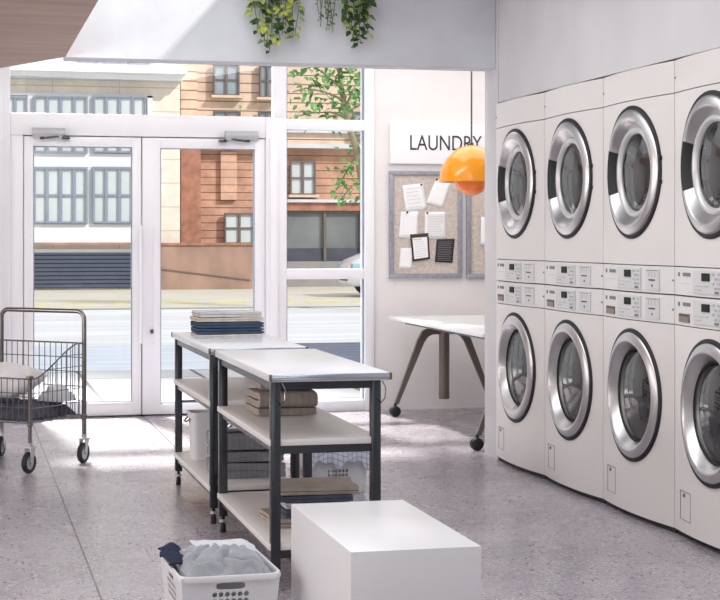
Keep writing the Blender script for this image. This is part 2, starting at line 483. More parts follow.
fr.box(X(285), X(362.5), y0, y1, 0, Zg(320, 400), 0.004)
fr.box(X(362.5), X(371.5), y0 - 0.015, y1, 0, ztop, 0.004)
fr.box(X(10), X(362.5), y0, y1, 2.86, ztop)
for px in (3.5, 7):
    fr.box(X(px), X(px) + 0.008, y0 - 0.008, y0, 0, ztop)
struct(fr.build('window_1', M['frame'], angle=30))
w1 = bpy.data.objects['window_1']
pane_rects = [(10, 273, 115.5, None), (285, 362.5, 120, None), (285, 362.5, 269, 130.5), (285, 362.5, 400, 279)]
for a, b_, pyb, pyt in pane_rects:
    zz = Zg((a + b_) / 2, pyt) if pyt else 2.87
    MB().quad((X(a), YG, Zg((a + b_) / 2, pyb)), (X(b_), YG, Zg((a + b_) / 2, pyb)), (X(b_), YG, zz), (X(a), YG, zz)).build('pane', M['glass'], w1)
# gasket lines of the fixed lights
gk = MB()
for a, b_, pyb, pyt in pane_rects[1:]:
    zb = Zg((a + b_) / 2, pyb); zz = Zg((a + b_) / 2, pyt) if pyt else 2.86
    t = 0.008
    gk.box(X(a), X(a) + t, y0 + 0.02, YG, zb, zz); gk.box(X(b_) - t, X(b_), y0 + 0.02, YG, zb, zz)
gk.build('gasket', M['bluegrey'], w1)

def door(n, pa, pb, ga, gb, gtop, handle_px, closer, hinge_left):
    g = 0.004
    xa, xb = X(pa) + g, X(pb) - g
    xga, xgb = X(ga), X(gb)
    zb, zt = 0.012, zt0 - 0.008
    zgb, zgt = Zg((ga + gb) / 2, 402), Zg((ga + gb) / 2, gtop)
    yd0, yd1 = YG - 0.06, YG + 0.01
    m = MB()
    m.box(xa, xga, yd0, yd1, zb, zt, 0.004); m.box(xgb, xb, yd0, yd1, zb, zt, 0.004)
    m.box(xga - .003, xgb + .003, yd0, yd1, zb, zgb, 0.004); m.box(xga - .003, xgb + .003, yd0, yd1, zgt, zt, 0.004)
    m.box(xga, xgb, yd0 - 0.006, yd0 + .01, zb + 0.085, zb + 0.092)
    d = struct(m.build('door_%d' % n, M['frame'], angle=30))
    MB().quad((xga, YG - .02, zgb), (xgb, YG - .02, zgb), (xgb, YG - .02, zgt), (xga, YG - .02, zgt)).build('pane', M['glass'], d)
    gs = MB(); t = 0.007
    gs.box(xga, xga + t, yd0 + .012, YG - .015, zgb, zgt); gs.box(xgb - t, xgb, yd0 + .012, YG - .015, zgb, zgt)
    gs.box(xga, xgb, yd0 + .012, YG - .015, zgt - t, zgt); gs.box(xga, xgb, yd0 + .012, YG - .015, zgb, zgb + t)
    gs.build('gasket', M['bluegrey'], d)
    hx = X(handle_px); h = MB()
    hz0, hz1 = Zg(handle_px, 343), Zg(handle_px, 225)
    h.box(hx - 0.013, hx + 0.013, yd0 - 0.075, yd0 - 0.05, hz0, hz1, 0.006)
    for z in (hz0 + 0.12, hz1 - 0.12): h.cyl((hx, yd0, z), (hx, yd0 - 0.06, z), 0.009, 10)
    h.build('handle', M['doorbar'], d)
    # overhead closer
    c0, c1, cy, ax, ay = closer
    z = Zg((c0 + c1) / 2, cy); yc = YG - 0.105
    c = MB()
    c.cyl((X(c0), yc, z), (X(c1), yc, z), 0.036, 24)
    c.box(X(c0) + 0.03, X(c1) - 0.03, yc, YG - 0.055, z - 0.022, z + 0.022, 0.004)
    co = c.build('closer', M['closer'], d, angle=50)
    a = MB()
    sgn = 1 if ax > c0 + 10 else -1
    xa0 = (X(c0) + X(c1)) / 2 - sgn * 0.05
    a.cyl((xa0, yc, z - .02), (xa0, yc, z - 0.05), 0.016, 12)
    a.beam((xa0, yc, z - 0.045), (X(ax) - sgn * .06, yc - 0.03, Zg(ax, ay) + .006), 0.016, 0.008)
    a.box(X(ax) - 0.035, X(ax) + 0.02, yc - .04, YG - 0.055, Zg(ax, ay) - .012, Zg(ax, ay) + .006, 0.003)
    a.build('closer_arm', M['gunmetal'], co)
    k = MB()
    for xx in (X(c0) - .003, X(c1) + .003): k.cyl((xx - .008, yc, z), (xx + .008, yc, z), 0.0365, 24)
    k.build('end_cap', M['zinc'], co)
    return d, yd0
d1, yd0 = door(1, 23, 141, 33, 131.5, 147, 138.6, (33.5, 62.5, 133.5, 66, 138.5), True)
d2, yd0 = door(2, 141, 264, 159.5, 253.5, 149, 153.6, (224.5, 254, 136.5, 221.5, 141.5), False)
MB().cyl((X(151), yd0 + .002, Zg(151, 331)), (X(151), yd0 - 0.014, Zg(151, 331)), 0.016, 16).build('lock', M['cord'], d2)

# ================================================================== MACHINES
W = 0.857
BOW = 0.03
def bow(x): return -BOW * (1 - (2 * x / W) ** 2)
def panel(mb, z0, z1, hole=None, g=0.0022, nseg=14, back=0.03):
    """bowed sheet-metal front between z0 and z1, optionally with a round hole (z, r)"""
    x0, x1 = -W / 2 + .003, W / 2 - .003; z0 += g; z1 -= g
    bm = mb.bm
    if not hole:
        mb.grid(lambda u, v: Vector((x0 + (x1 - x0) * u, bow(x0 + (x1 - x0) * u), z0 + (z1 - z0) * v)), nseg, 1)
    else:
        hz, hr = hole
        angs = [2 * PI * k / 64 for k in range(64)]
        for cx, cz in ((x0, z0), (x1, z0), (x0, z1), (x1, z1)):
            angs.append(math.atan2(cz - hz, cx) % (2 * PI))
        angs = sorted(angs); rings = []
        outer = []
        for a in angs:
            c, s = math.cos(a), math.sin(a)
            t = min([v for v in ((x1 if c > 0 else x0) / c if abs(c) > 1e-6 else 1e9, ((z1 if s > 0 else z0) - hz) / s if abs(s) > 1e-6 else 1e9) if v > 0])
            outer.append((c * t, hz + s * t))
        for q in range(7):
            f = q / 6
            ring = []
            for a, (ox, oz) in zip(angs, outer):
                xx = math.cos(a) * hr * (1 - f) + ox * f; zz = (hz + math.sin(a) * hr) * (1 - f) + oz * f
                ring.append((xx, bow(xx), zz))
            rings.append(ring)
        mb.ringloft(rings, True, False)
    # returned edges
    pts = outer if hole else [(x0 + (x1 - x0) * i / nseg, z0) for i in range(nseg + 1)] + [(x1, z1)] + [(x1 - (x1 - x0) * i / nseg, z1) for i in range(1, nseg + 1)]
    fr_ = [bm.verts.new((x, bow(x), z)) for x, z in pts]; bk = [bm.verts.new((x, back, z)) for x, z in pts]
    for i in range(len(pts)):
        j = (i + 1) % len(pts)
        bm.faces.new((fr_[i], fr_[j], bk[j], bk[i]))
    return mb

def bend(o):
    for v in o.data.vertices: v.co.y += bow(v.co.x) + BOW
    return o
def porthole(root, hz, upper):
    ring = MB()
    if upper:
        prof = [(0.301, 0.0), (0.302, -0.036), (0.299, -0.042), (0.292, -0.047), (0.266, -0.055), (0.260, -0.0555), (0.255, -0.053), (0.250, -0.047), (0.214, -0.008), (0.205, 0.01)]
    else:
        prof = [(0.301, 0.0), (0.302, -0.036), (0.299, -0.042), (0.292, -0.047), (0.268, -0.056), (0.262, -0.057), (0.256, -0.054), (0.250, -0.046), (0.222, -0.004), (0.216, 0.012)]
    ring.lathe(prof, (0, 0, hz), 'Y', 72)
    d = bend(ring.build('door', M['steel'], root, angle=60))
    bend(MB().lathe([(0.297, 0.0), (0.319, 0.0), (0.3195, -0.034), (0.315, -0.040), (0.300, -0.040)], (0, 0, hz), 'Y', 72).build('gasket', M['black'], d, angle=60))
    if upper:
        MB().lathe([(0.216, 0.015), (0.216, -0.012), (0.208, -0.020), (0.196, -0.018), (0.186, -0.002)], (0, 0, hz), 'Y', 64).build('inner_ring', M['steelpale'], d, angle=60)
        gp = [(0.0, -0.032), (0.07, -0.029), (0.13, -0.021), (0.17, -0.010), (0.19, 0.0)]
        h = MB()
        a0, a1, n = R(154), R(204), 12
        def hp(r, y):
            return [(r * math.cos(a0 + (a1 - a0) * k / n), y, hz + r * math.sin(a0 + (a1 - a0) * k / n)) for k in range(n + 1)]
        h.ringloft([hp(0.262, -0.053), hp(0.262, -0.058), hp(0.255, -0.0575), hp(0.247, -0.050), hp(0.226, -0.026), hp(0.223, -0.018)], False, False)
        bend(h.build('handle', M['black'], d, angle=60))
        for dz in (-0.055, 0.055): MB().box(0.300, 0.321, -0.028, 0.002, hz + dz - .010, hz + dz + .010, 0.003).build('hinge', M['black'], d)
    else:
        gp = [(0.0, -0.034), (0.08, -0.030), (0.15, -0.020), (0.195, -0.008), (0.219, 0.004)]
        MB().lathe([(0.222, 0.01), (0.221, -0.008), (0.217, -0.010), (0.213, 0.0)], (0, 0, hz), 'Y', 64).build('seal', M['darkgap'], d)
    MB().lathe(gp, (0, 0, hz), 'Y', 56).build('glass', M['drumglass'], d, angle=80)
    dr = MB()
    dr.lathe([(0.225, 0.06), (0.285, 0.09), (0.285, 0.42), (0.24, 0.46), (0.0, 0.47)], (0, 0, hz), 'Y', 56)
    for k in range(3):
        a = 2 * PI * k / 3 + 0.5
        c, s = math.cos(a), math.sin(a)
        p = lambda r, t, y: (c * r - s * t, y, hz + s * r + c * t)
        dr.ringloft([[p(0.288, -.05, y), p(0.21, -.012, y), p(0.21, .012, y), p(0.288, .05, y)] for y in (0.1, 0.43)])
    dr.build('drum', M['drum'], root, angle=50)
    return d

def strip_controls(root, zc, h, lower):
    """printed labels, display, keys and coin slot of one control panel"""
    def plate(mb, x0, x1, z0, z1, t=0.004, bev=0.0015):
        y = bow((x0 + x1) / 2)
        sl = (bow(x1) - bow(x0)) / (x1 - x0)
        rings = []
        for yy in (0.004, -t):
            rings.append([(x0, bow(x0) + yy, zc + z0), (x1, bow(x1) + yy, zc + z0), (x1, bow(x1) + yy, zc + z1), (x0, bow(x0) + yy, zc + z1)])
        mb.ringloft(rings)
    m = MB(); plate(m, -0.17, 0.115, -0.052, 0.050, 0.006); ov = m.build('keypad', M['overlay'], root)
    m = MB(); plate(m, 0.17, 0.30, -0.050, 0.048, 0.006); co = m.build('coin_plate', M['overlay'], root)
    m = MB(); plate(m, -0.075, 0.0, 0.006, 0.040, 0.008); m.build('display', M['lcd'], ov)
    def one(nm, mt, par, *a):
        m = MB(); plate(m, *a); return m.build(nm, M[mt], par)
    for j in range(4):
        one('key', 'button', ov, 0.03 + 0.02 * (j % 2), 0.046 + 0.02 * (j % 2), 0.032 - j * .02, 0.042 - j * .02, 0.009)
        one('key', 'button', ov, 0.078, 0.098, 0.032 - j * .02, 0.042 - j * .02, 0.009)
    one('printed_line', 'button', ov, -0.15, -0.09, -0.035, -0.031, 0.0068)
    one('printed_line', 'button', ov, -0.15, -0.02, -0.018, -0.015, 0.0068)
    one('printed_badge', 'print', ov, 0.055, 0.09, -0.046, -0.036, 0.0085)
    one('printed_line', 'button', ov, -0.15, 0.10, -0.0505, -0.0490, 0.0068)
    one('coin_slot', 'printdark', co, 0.205, 0.262, -0.006, 0.000, 0.0085)
    one('coin_return', 'print', co, 0.230, 0.240, -0.034, -0.024, 0.008)
    for k in range(3): one('printed_line', 'button', co, 0.20 + .03 * k, 0.204 + .03 * k, 0.012, 0.036, 0.0068)
    one('printed_line', 'print', co, 0.18, 0.285, 0.0395, 0.0425, 0.0068)
    one('maker_plate', 'print', root, -0.305, -0.215, 0.022, 0.038, 0.003)
    one('badge', 'print', root, -0.372, -0.353, 0.020, 0.038, 0.003)
    if not lower: one('printed_line', 'button', root, -0.36, -0.22, -0.0105, -0.0085, 0.001)
    if lower:
        m = MB(); plate(m, -0.352, -0.222, -0.05, -0.012, 0.006)
        s = m.build('soap_drawer', M['drawerfront'], root)
        m = MB(); plate(m, -0.345, -0.229, -0.022, -0.015, 0.008); m.build('drawer_grip', M['printdark'], s)

def make_machine(upper):
    root = thing('tumble_dryer' if upper else 'washing_machine', '', 'tumble dryer' if upper else 'washing machine')
    if upper:
        H = 1.066
        MB().box(-W / 2 + .004, W / 2 - .004, 0.022, 0.78, 0.003, H, 0.004).build('cabinet', M['darkgap'], root)
        m = MB(); panel(m, 0.916, H, nseg=14); m.build('top_cover', M['enamel'], root)
        m = MB(); panel(m, 0.129, 0.916, hole=(0.572, 0.300)); m.build('front_panel', M['enamel'], root)
        m = MB(); panel(m, 0.0, 0.129); m.build('control_panel', M['panelplastic'], root)
        strip_controls(root, 0.065, 0.129, False)
        porthole(root, 0.572, True)
        for sx_, sz_ in ((-W / 2 + .012, 0.985), (W / 2 - .012, 0.065)): MB().cyl((sx_, 0.0, sz_), (sx_, -0.006, sz_), 0.0045, 10).build('screw', M['print'], root)
    else:
        H = 1.086
        MB().box(-W / 2 + .004, W / 2 - .004, 0.03, 0.78, 0.03, H - .003, 0.004).build('cabinet', M['darkgap'], root)
        MB().box(-W / 2 + .01, W / 2 - .01, 0.012, 0.74, 0.0, 0.032).build('plinth', M['black'], root)
        m = MB(); panel(m, 0.026, 0.953, hole=(0.593, 0.300)); m.build('front_panel', M['enamel'], root)
        m = MB(); panel(m, 0.953, H); m.build('control_panel', M['panelplastic'], root)
        strip_controls(root, 1.020, 0.13, True)
        porthole(root, 0.593, False)
        # service hatch low on the left
        m = MB()
        x0, x1, z0, z1 = -0.345, -0.215, 0.085, 0.215
        for a0, a1, b0, b1 in ((x0, x1, z1 - .0035, z1), (x0, x0 + .004, z0, z1), (x1 - .002, x1, z0, z1), (x0, x1, z0, z0 + .002)):
            m.ringloft([[(a0, bow(a0) + yy, b0), (a1, bow(a1) + yy, b0), (a1, bow(a1) + yy, b1), (a0, bow(a0) + yy, b1)] for yy in (.003, -.0015)])
        hx = (x0 + x1) / 2
        m.cyl((hx - .01, bow(hx) + .003, z1 - .018), (hx - .01, bow(hx) - .004, z1 - .018), 0.009, 12)
        m.build('service_hatch', M['print'], root)
        MB().cyl((W / 2 - .012, 0.0, 1.02), (W / 2 - .012, -0.006, 1.02), 0.0045, 10).build('screw', M['print'], root)
    return root

place_words = ['leftmost, beside the bare wall pier', 'second from the wall pier', 'third from the wall pier', 'rightmost, cut by the photo edge']
yc = [9.524 - W * (i + 0.5) for i in range(4)]
for upper in (False, True):
    proto = make_machine(upper)
    for i in range(4):
        o = proto if i == 0 else copy_tree(proto)
        o.location = (XW - 0.012, yc[i], 1.088 if upper else 0.0)
        o.rotation_euler = (0, 0, -PI / 2)
        if upper:
            tag(o, 'white steel-ringed tumble dryer in upper row, ' + place_words[i], 'tumble dryer', 'tumble dryers in the upper row')
        else:
            tag(o, 'white washing machine on floor in lower row, ' + place_words[i], 'washing machine', 'washing machines in the lower row')

# ================================================================== FOLDING TABLES
ZT = 0.829
def work_table(label, xa, xb, ya, yb, proto=None):
    L_ = yb - ya; Wd = xb - xa
    root = thing('work_table', label, 'table', (xa, ya, 0), 0, 'white three-tier work tables')
    s = 0.038
    ZF = 0.075
    MB().box(0, Wd, 0.0, L_, ZT - 0.030, ZT, 0.004).build('tabletop', M['laminate'], root)
    for ya_ in (-0.010, L_):
        MB().box(-0.002, Wd + 0.002, ya_, ya_ + .010, ZT - 0.024, ZT - .002, 0.004).build('edge_trim', M['edge'], root)
        for xx in (0.002, Wd - .002): MB().cyl((xx, ya_ + .005, ZT - .027), (xx, ya_ + .005, ZT - .0005), 0.0065, 10).build('corner_cap', M['brass'], root)
    lx = (0.010, Wd - 0.068); ly = (0.03, L_ - 0.03 - s)
    for x in lx:
        for y in ly:
            lg = MB().box(x, x + s, y, y + s, ZF, ZT - 0.03, 0.003).build('leg', M['gunmetal'], root)
            f = MB(); cx, cy = x + s / 2, y + s / 2
            f.lathe([(0.0, 0.0), (0.012, 0.0), (0.014, 0.005), (0.013, 0.036), (0.010, 0.042), (0.0, 0.044)], (cx, cy, 0), 'Z', 16)
            f.cyl((cx, cy, 0.03), (cx, cy, ZF + .005), 0.008, 10)
            f.build('levelling_foot', M['black'], lg)
            MB().lathe([(0.0, 0.048), (0.017, 0.048), (0.017, 0.060), (0.0, 0.060)], (cx, cy, 0), 'Z', 12).build('nut', M['zinc'], lg)
    # frame under the top and cross rails
    m = MB()
    for y in ly:
        m.box(lx[0] + s, lx[1], y + .006, y + s - .006, ZT - 0.062, ZT - 0.031)
    for x in lx:
        m.box(x + .006, x + s - .006, ly[0] + s, ly[1], ZT - 0.062, ZT - 0.031)
    m.build('top_frame', M['gunmetal'], root)
    for zs in (0.578, 0.180):
        MB().box(0.0 + s * .1, Wd - 0.034, 0.035, L_ - 0.035, zs - 0.026, zs, 0.004).build('shelf', M['shelflam'], root)
        m = MB()
        for y in ly: m.box(lx[0] + s, lx[1], y + .007, y + s - .007, zs - 0.056, zs - 0.027)
        for x in lx: m.box(x + .008, x + s - .008, ly[0] + s, ly[1], zs - 0.050, zs - 0.027)
        m.build('shelf_rail', M['gunmetal'], root)
    # thin rods joining the rear and front legs
    m = MB()
    for y in ly:
        yy = y + s / 2
        m.cyl((lx[0] + s - .004, yy, 0.455), (lx[1] + .004, yy, 0.455), 0.006, 8) if y == ly[1] else None
    m.build('rod', M['gunmetal'], root)
    # hooks at the top of the front legs
    for x in lx:
        m = MB()
        xx = x + s + 0.004
        yy = ly[0] - 0.004
        m.tube([(xx, yy, ZT - .035), (xx + .012, yy - .004, ZT - .06), (xx + .010, yy - .004, ZT - .10), (xx - .004, yy - .002, ZT - .118), (xx - .014, yy, ZT - .10)], 0.003, 6)
        m.build('hook', M['chrome'], root)
    return root
T1 = dict(xa=1.140, xb=1.612, ya=6.15, yb=7.53)
T2 = dict(xa=1.132, xb=1.600, ya=7.665, yb=9.02)
work_table('white-topped work table with empty top, nearer one behind the white plinth', **T1)
t2 = work_table('white-topped work table with folded navy and beige towels on top, nearer the doors', **T2)
t2.rotation_euler = (0, 0, 0.003)

# ------------------------------------------------------------------ folded cloths
def folded(name, label, material, loc, w, d, h, layers=3, rz=0.0, group=None, seed=0, wob=0.004, cat='towel', fill=0.435):
    """cloth folded back and forth: a serpentine sheet, its rounded folds to the front (-y) and back"""
    rnd = random.Random(seed)
    t = h / layers
    path = []
    nseg = 7
    for k in range(layers):
        z = t * (k + 0.5)
        a, b_ = (-d / 2 + t / 2, d / 2 - t / 2)
        j = rnd.uniform(-0.012, 0.012) if 0 < k < layers - 1 else 0
        ys = [a + (b_ - a) * i / nseg for i in range(nseg + 1)]
        if k % 2 == 1: ys = ys[::-1]
        for y in ys: path.append(Vector((0, y, z + rnd.uniform(-1, 1) * t * 0.05)))
        if k < layers - 1:
            yend = ys[-1]; sg = 1 if yend > 0 else -1
            for q in (1, 2, 3):
                an = -PI / 2 + PI * q / 4
                path.append(Vector((0, yend + sg * math.cos(an) * t / 2 + j * .3, z + t / 2 + math.sin(an) * t / 2)))
    n = len(path); ht = t * fill
    Lf, Rt = [], []
    for i, p in enumerate(path):
        tg = (path[min(i + 1, n - 1)] - path[max(i - 1, 0)]).normalized()
        nn = Vector((0, -tg.z, tg.y))
        Lf.append(p + nn * ht); Rt.append(p - nn * ht)
    nx = 12
    mb = MB()
    rings = []
    for ix in range(nx + 1):
        u = ix / nx
        x = -w / 2 + w * u
        endf = min(u, 1 - u)
        sh = 1.0 if endf > 0.02 else 0.90
        ring = []
        for i, p in enumerate(Lf + Rt[::-1]):
            c = path[i] if i < n else path[2 * n - 1 - i]
            q = c + (p - c) * sh
            v = noise.noise(Vector((x * 7 + seed * 3.1, q.y * 6, q.z * 22 + seed)))
            v2 = noise.noise(Vector((x * 5 - seed, q.y * 9 + 4, seed * 1.7)))
            sag = -0.0
            ring.append(Vector((x + v2 * wob * 1.6 * (1 if endf < .1 else .3), q.y + v * wob * 1.5, max(0.0, q.z + v2 * wob * (q.z / h)))))
        rings.append(ring)
    # sides of the sheet and strip-wise end faces
    vr = [[mb.bm.verts.new(p) for p in r] for r in rings]
    m2 = 2 * n
    for a, b_ in zip(vr, vr[1:]):
        for i in range(m2):
            j = (i + 1) % m2
            mb.bm.faces.new((a[i], a[j], b_[j], b_[i]))
    for r in (vr[0], vr[-1]):
        for i in range(n - 1):
            mb.bm.faces.new((r[i], r[i + 1], r[m2 - 2 - i], r[m2 - 1 - i]))
    o = mb.build(name, material, None, angle=70)
    o.location = loc; o.rotation_euler = (0, 0, rz)
    return tag(o, label, cat, group)

# stack on the far table top
zt = ZT + 0.001
sx, sy = 1.352, 8.53
stk = [('pale_grey', 'palegreytowel', 0.020, 'pale folded towel at the bottom of the stack on the far table top', 2),
       ('navy', 'navytowel', 0.028, 'lower of two navy folded towels in the stack on the far table', 2),
       ('navy', 'navytowel', 0.030, 'upper of two navy folded towels in the stack on the far table', 2),
       ('beige', 'beigetowel', 0.022, 'beige folded towel just above the navy ones on the far table', 2),
       ('pale', 'palegreytowel', 0.028, 'pale grey folded towel topmost of the stack on the far table', 2)]
z = zt
for i, (_, mt, h, lb, ly) in enumerate(stk):
    folded('folded_towel', lb, M[mt], (sx + (0.004 if i in (1, 2) else 0), sy + 0.005 * (i % 2), z), 0.345 if i < 4 else .325, 0.27, h, ly, R(-1 + i * .5), 'folded towels on the far table top', seed=i + 3, wob=0.003)
    z += h + 0.002
# brown ribbed towels on the near middle shelf
z = 0.579
bx, by = 1.377, 7.12
folded('bath_towel', 'lower taupe ribbed bath towel on the near table middle shelf', M['brownwaffle'], (bx - .005, by, z), 0.258, 0.28, 0.105, 3, R(2), 'taupe bath towels on the middle shelf', seed=21, wob=0.006)
folded('bath_towel', 'upper taupe ribbed bath towel right under the near table top', M['brownwaffle'], (bx + .003, by, z + 0.109), 0.243, 0.26, 0.076, 2, R(-1), 'taupe bath towels on the middle shelf', seed=25, wob=0.006)
# bottom shelf, near table: three folded cloths
z = 0.181
for i, (mt, h, lb, dx, dy, w_) in enumerate([
        ('taupetowel', 0.036, 'lowest folded beige and slate cloth on the near table bottom shelf', -0.02, 0.0, .30),
        ('slatetowel', 0.030, 'slate blue folded cloth in the middle of the bottom shelf pile', 0.01, 0.0, .27),
        ('palegreytowel', 0.022, 'pale grey folded cloth third from bottom in the bottom shelf pile', 0.015, 0.01, .26),
        ('slatetowel', 0.024, 'slate folded cloth directly under the taupe one on the bottom shelf', 0.02, 0.01, .29)]):
    folded('folded_cloth', lb, M[mt], (1.395 + dx, 6.66 + dy, z), w_, 0.30, h, 2, R(4 - 3 * i), 'folded cloths on the bottom shelf', seed=30 + i, cat='cloth')
    z += h + .003
folded('folded_cloth', 'taupe folded cloth on top of the bottom shelf pile', M['taupetowel'], (1.425, 6.68, z), 0.33, 0.30, 0.030, 2, R(-5), 'folded cloths on the bottom shelf', seed=39, cat='cloth')
# grey towels, far table bottom shelf
z = 0.181
for i, (h, lb, d_) in enumerate([(0.070, 'bottom grey bath towel on the far table lower shelf', .34), (0.045, 'middle grey bath towel on the far table lower shelf', .33), (0.072, 'top grey bath towel on the far table lower shelf', .32)]):
    folded('bath_towel', lb, M['greytowel'], (1.372, 8.05 + .01 * i, z), 0.335, d_, h, 2, R(1 - i), 'grey bath towels on the lower shelf', seed=50 + i, wob=.008, fill=.497)
    z += h + .009

# ------------------------------------------------------------------ bins and baskets
def waste_bin(label, loc, w, d, h, rz=0):
    def ring(z, f, inset=0):
        pts = []
        rr = 0.035
        hw, hd = w / 2 * f - inset, d / 2 * f - inset
        for cx, cy, a0 in ((hw - rr, hd - rr, 0), (-hw + rr, hd - rr, 90), (-hw + rr, -hd + rr, 180), (hw - rr, -hd + rr, 270)):
            for k in range(6):
                a = R(a0 + 90 * k / 5)
                pts.append((cx + rr * math.cos(a), cy + rr * math.sin(a), z))
        return pts
    root = thing('waste_bin', label, 'bin', loc, rz, 'white plastic bins on the lower shelf')
    m = MB()
    m.ringloft([ring(0.0, 0.86), ring(0.004, .88), ring(h - .03, 1.0), ring(h - .03, 1.06), ring(h, 1.07), ring(h, 1.0, .002), ring(h - .03, .97, .002), ring(0.012, .84, .004)], True, True)
    m.build('bin_body', M['plastic'], root, angle=45)
    m = MB()
    m.tube([(-w / 2 * 1.06, -0.05, h - .035), (-w / 2 * 1.12 - .012, -.03, h - .05), (-w / 2 * 1.12 - .015, .03, h - .05), (-w / 2 * 1.06, .05, h - .035)], 0.005, 8)
    m.build('handle', M['print'], root)
    return root
waste_bin('white plastic bin at the door end of the far table lower shelf', (1.258, 8.66, 0.181), 0.165, 0.17, 0.25)
waste_bin('white plastic bin behind the grey towels on the far table lower shelf', (1.475, 8.62, 0.181), 0.17, 0.18, 0.215)

def hole_cell(mb, P, u0, u1, v0, v1, ru=None, rv=None, power=2.0, n=16):
    """one cell of a moulded wall; with ru, rv it gets a rounded hole. P maps (u, v) to a point"""
    if not ru:
        mb.quad(P(u0, v0), P(u1, v0), P(u1, v1), P(u0, v1)); return
    cu, cv = (u0 + u1) / 2, (v0 + v1) / 2
    cor = [(u1, v0), (u1, v1), (u0, v1), (u0, v0)]
    def cp(k):
        a = -PI / 4 + 2 * PI * k / n
        c, s = math.cos(a), math.sin(a)
        return (cu + ru * math.copysign(abs(c) ** (2 / power), c), cv + rv * math.copysign(abs(s) ** (2 / power), s))
    q = n // 4
    for side in range(4):
        A = cor[side]; B = cor[(side + 1) % 4]
        ks = [side * q + i for i in range(q + 1)]
        h = q // 2
        for i in range(q):
            a, b_ = cp(ks[i]), cp(ks[i + 1])
            C_ = A if i < h else B
            mb.bm.faces.new([mb.bm.verts.new(P(*p)) for p in (C_, b_, a)])
        mb.bm.faces.new([mb.bm.verts.new(P(*p)) for p in (A, B, cp(ks[h]))])

def laundry_basket(label, loc, w, d, h, rz=0, taper=0.86, rows=3, group='white laundry baskets', drop=0.002, hr=0.0085):
    root = thing('laundry_basket', label, 'laundry basket', loc, rz, group)
    m = MB()
    def f(z): return taper + (1 - taper) * z / h
    def side(kind):
        if kind == 'front': return (lambda u, v: Vector((u * f(v), -d / 2 * f(v), v))), w
        if kind == 'back': return (lambda u, v: Vector((-u * f(v), d / 2 * f(v), v))), w
        if kind == 'left': return (lambda u, v: Vector((-w / 2 * f(v), -u * f(v), v))), d
        return (lambda u, v: Vector((w / 2 * f(v), u * f(v), v))), d
    for kind in ('front', 'back', 'left', 'right'):
        P, ln = side(kind)
        short = kind in ('front', 'back')
        hl = ln / 2
        nh = 6 if short else 9
        pitch = 0.021
        half = nh * pitch / 2
        vh0, vh1 = h - 0.046, h - 0.016       # hand hole band
        hole_rows = []
        v = vh0 - drop
        for r_ in range(rows):
            hole_rows.append((v - 0.020, v)); v -= 0.022
        bands = [(h - 0.016, h, 'plain'), (vh0, vh1, 'hand'), (hole_rows[0][1], vh0, 'plain')]
        prev = hole_rows[0][1]
        for a, b_ in hole_rows:
            if b_ < prev - 1e-6: bands.append((b_, prev, 'plain'))
            bands.append((a, b_, 'holes')); prev = a
        bands.append((0.0, prev, 'plain'))
        for a, b_, k in bands:
            us = [-hl, -half] + [-half + pitch * i for i in range(1, nh)] + [half, hl]
            if k == 'hand':
                us2 = [-hl, -0.062, 0.062, hl]
                for i in range(3):
                    if i == 1: hole_cell(m, P, us2[i], us2[i + 1], a, b_, 0.048, 0.0115, 4.0, 24)
                    else: hole_cell(m, P, us2[i], us2[i + 1], a, b_)
            elif k == 'holes':
                for i in range(len(us) - 1):
                    if 0 < i < len(us) - 2: hole_cell(m, P, us[i], us[i + 1], a, b_, hr, hr)
                    else: hole_cell(m, P, us[i], us[i + 1], a, b_)
            else:
                hole_cell(m, P, -hl, hl, a, b_)
    m.quad((-w / 2 * taper, -d / 2 * taper, 0), (w / 2 * taper, -d / 2 * taper, 0), (w / 2 * taper, d / 2 * taper, 0), (-w / 2 * taper, d / 2 * taper, 0))
    m.build('basket_body', M['plastic'], root, smooth=False, solid=0.004)
    # rolled rim
    pts = []
    rr = 0.04
    for cx, cy, a0 in ((w / 2 - rr, d / 2 - rr, 0), (-w / 2 + rr, d / 2 - rr, 90), (-w / 2 + rr, -d / 2 + rr, 180), (w / 2 - rr, -d / 2 + rr, 270)):
        for k in range(7):
            a = R(a0 + 90 * k / 6)
            pts.append((cx + (rr + .006) * math.cos(a), cy + (rr + .006) * math.sin(a)))
    m = MB()
    prof = [(-.008, -.016), (.006, -.014), (.008, -.004), (.004, .004), (-.008, .004), (-.012, -.004)]
    rings = []
    cx = sum(p[0] for p in pts) / len(pts)
    for ox, oz in prof:
        ring = []
        for x, y in pts:
            l = math.hypot(x, y)
            ring.append((x + ox * x / l, y + ox * y / l, h + oz))
        rings.append(ring)
    rings.append(rings[0])
    m.ringloft(rings, True, False)
    m.build('rim', M['plastic'], root, angle=60)
    return root

BW, BD, BH = 0.316, 0.46, 0.27
BL = (0.832, 5.43, 0.0)
laundry_basket('white laundry basket in the foreground heaped with a grey garment and denim', BL, BW, BD, BH, R(1.5))
FB = (1.937, 8.67, 0.0)
laundry_basket('white laundry basket on the floor beyond the work tables under a checked cloth', FB, 0.335, 0.40, 0.25, 0, drop=0.078, hr=0.0075)

def cloth(name, label, material, loc, fn, nu, nv, cat='cloth', rz=0, thick=0.004, group=None):
    mb = MB().grid(fn, nu, nv)
    o = mb.build(name, material, None, angle=180, solid=thick, subd=1)
    o.location = loc; o.rotation_euler = (0, 0, rz)
    return tag(o, label, cat, group)
def ridge(x, y, s=1.0, seed=0):
    v = 0; a = 1
    px, py = x * s, y * s
    w1 = noise.noise(Vector((px * .7, py * .7, seed))) * 1.4
    for k in range(3):
        n_ = noise.noise(Vector((px + w1, py * 1.3 - w1, seed + k * 7)))
        v += a * (1 - abs(n_) * 2); px *= 2; py *= 2; a *= .45
    return v / 1.65
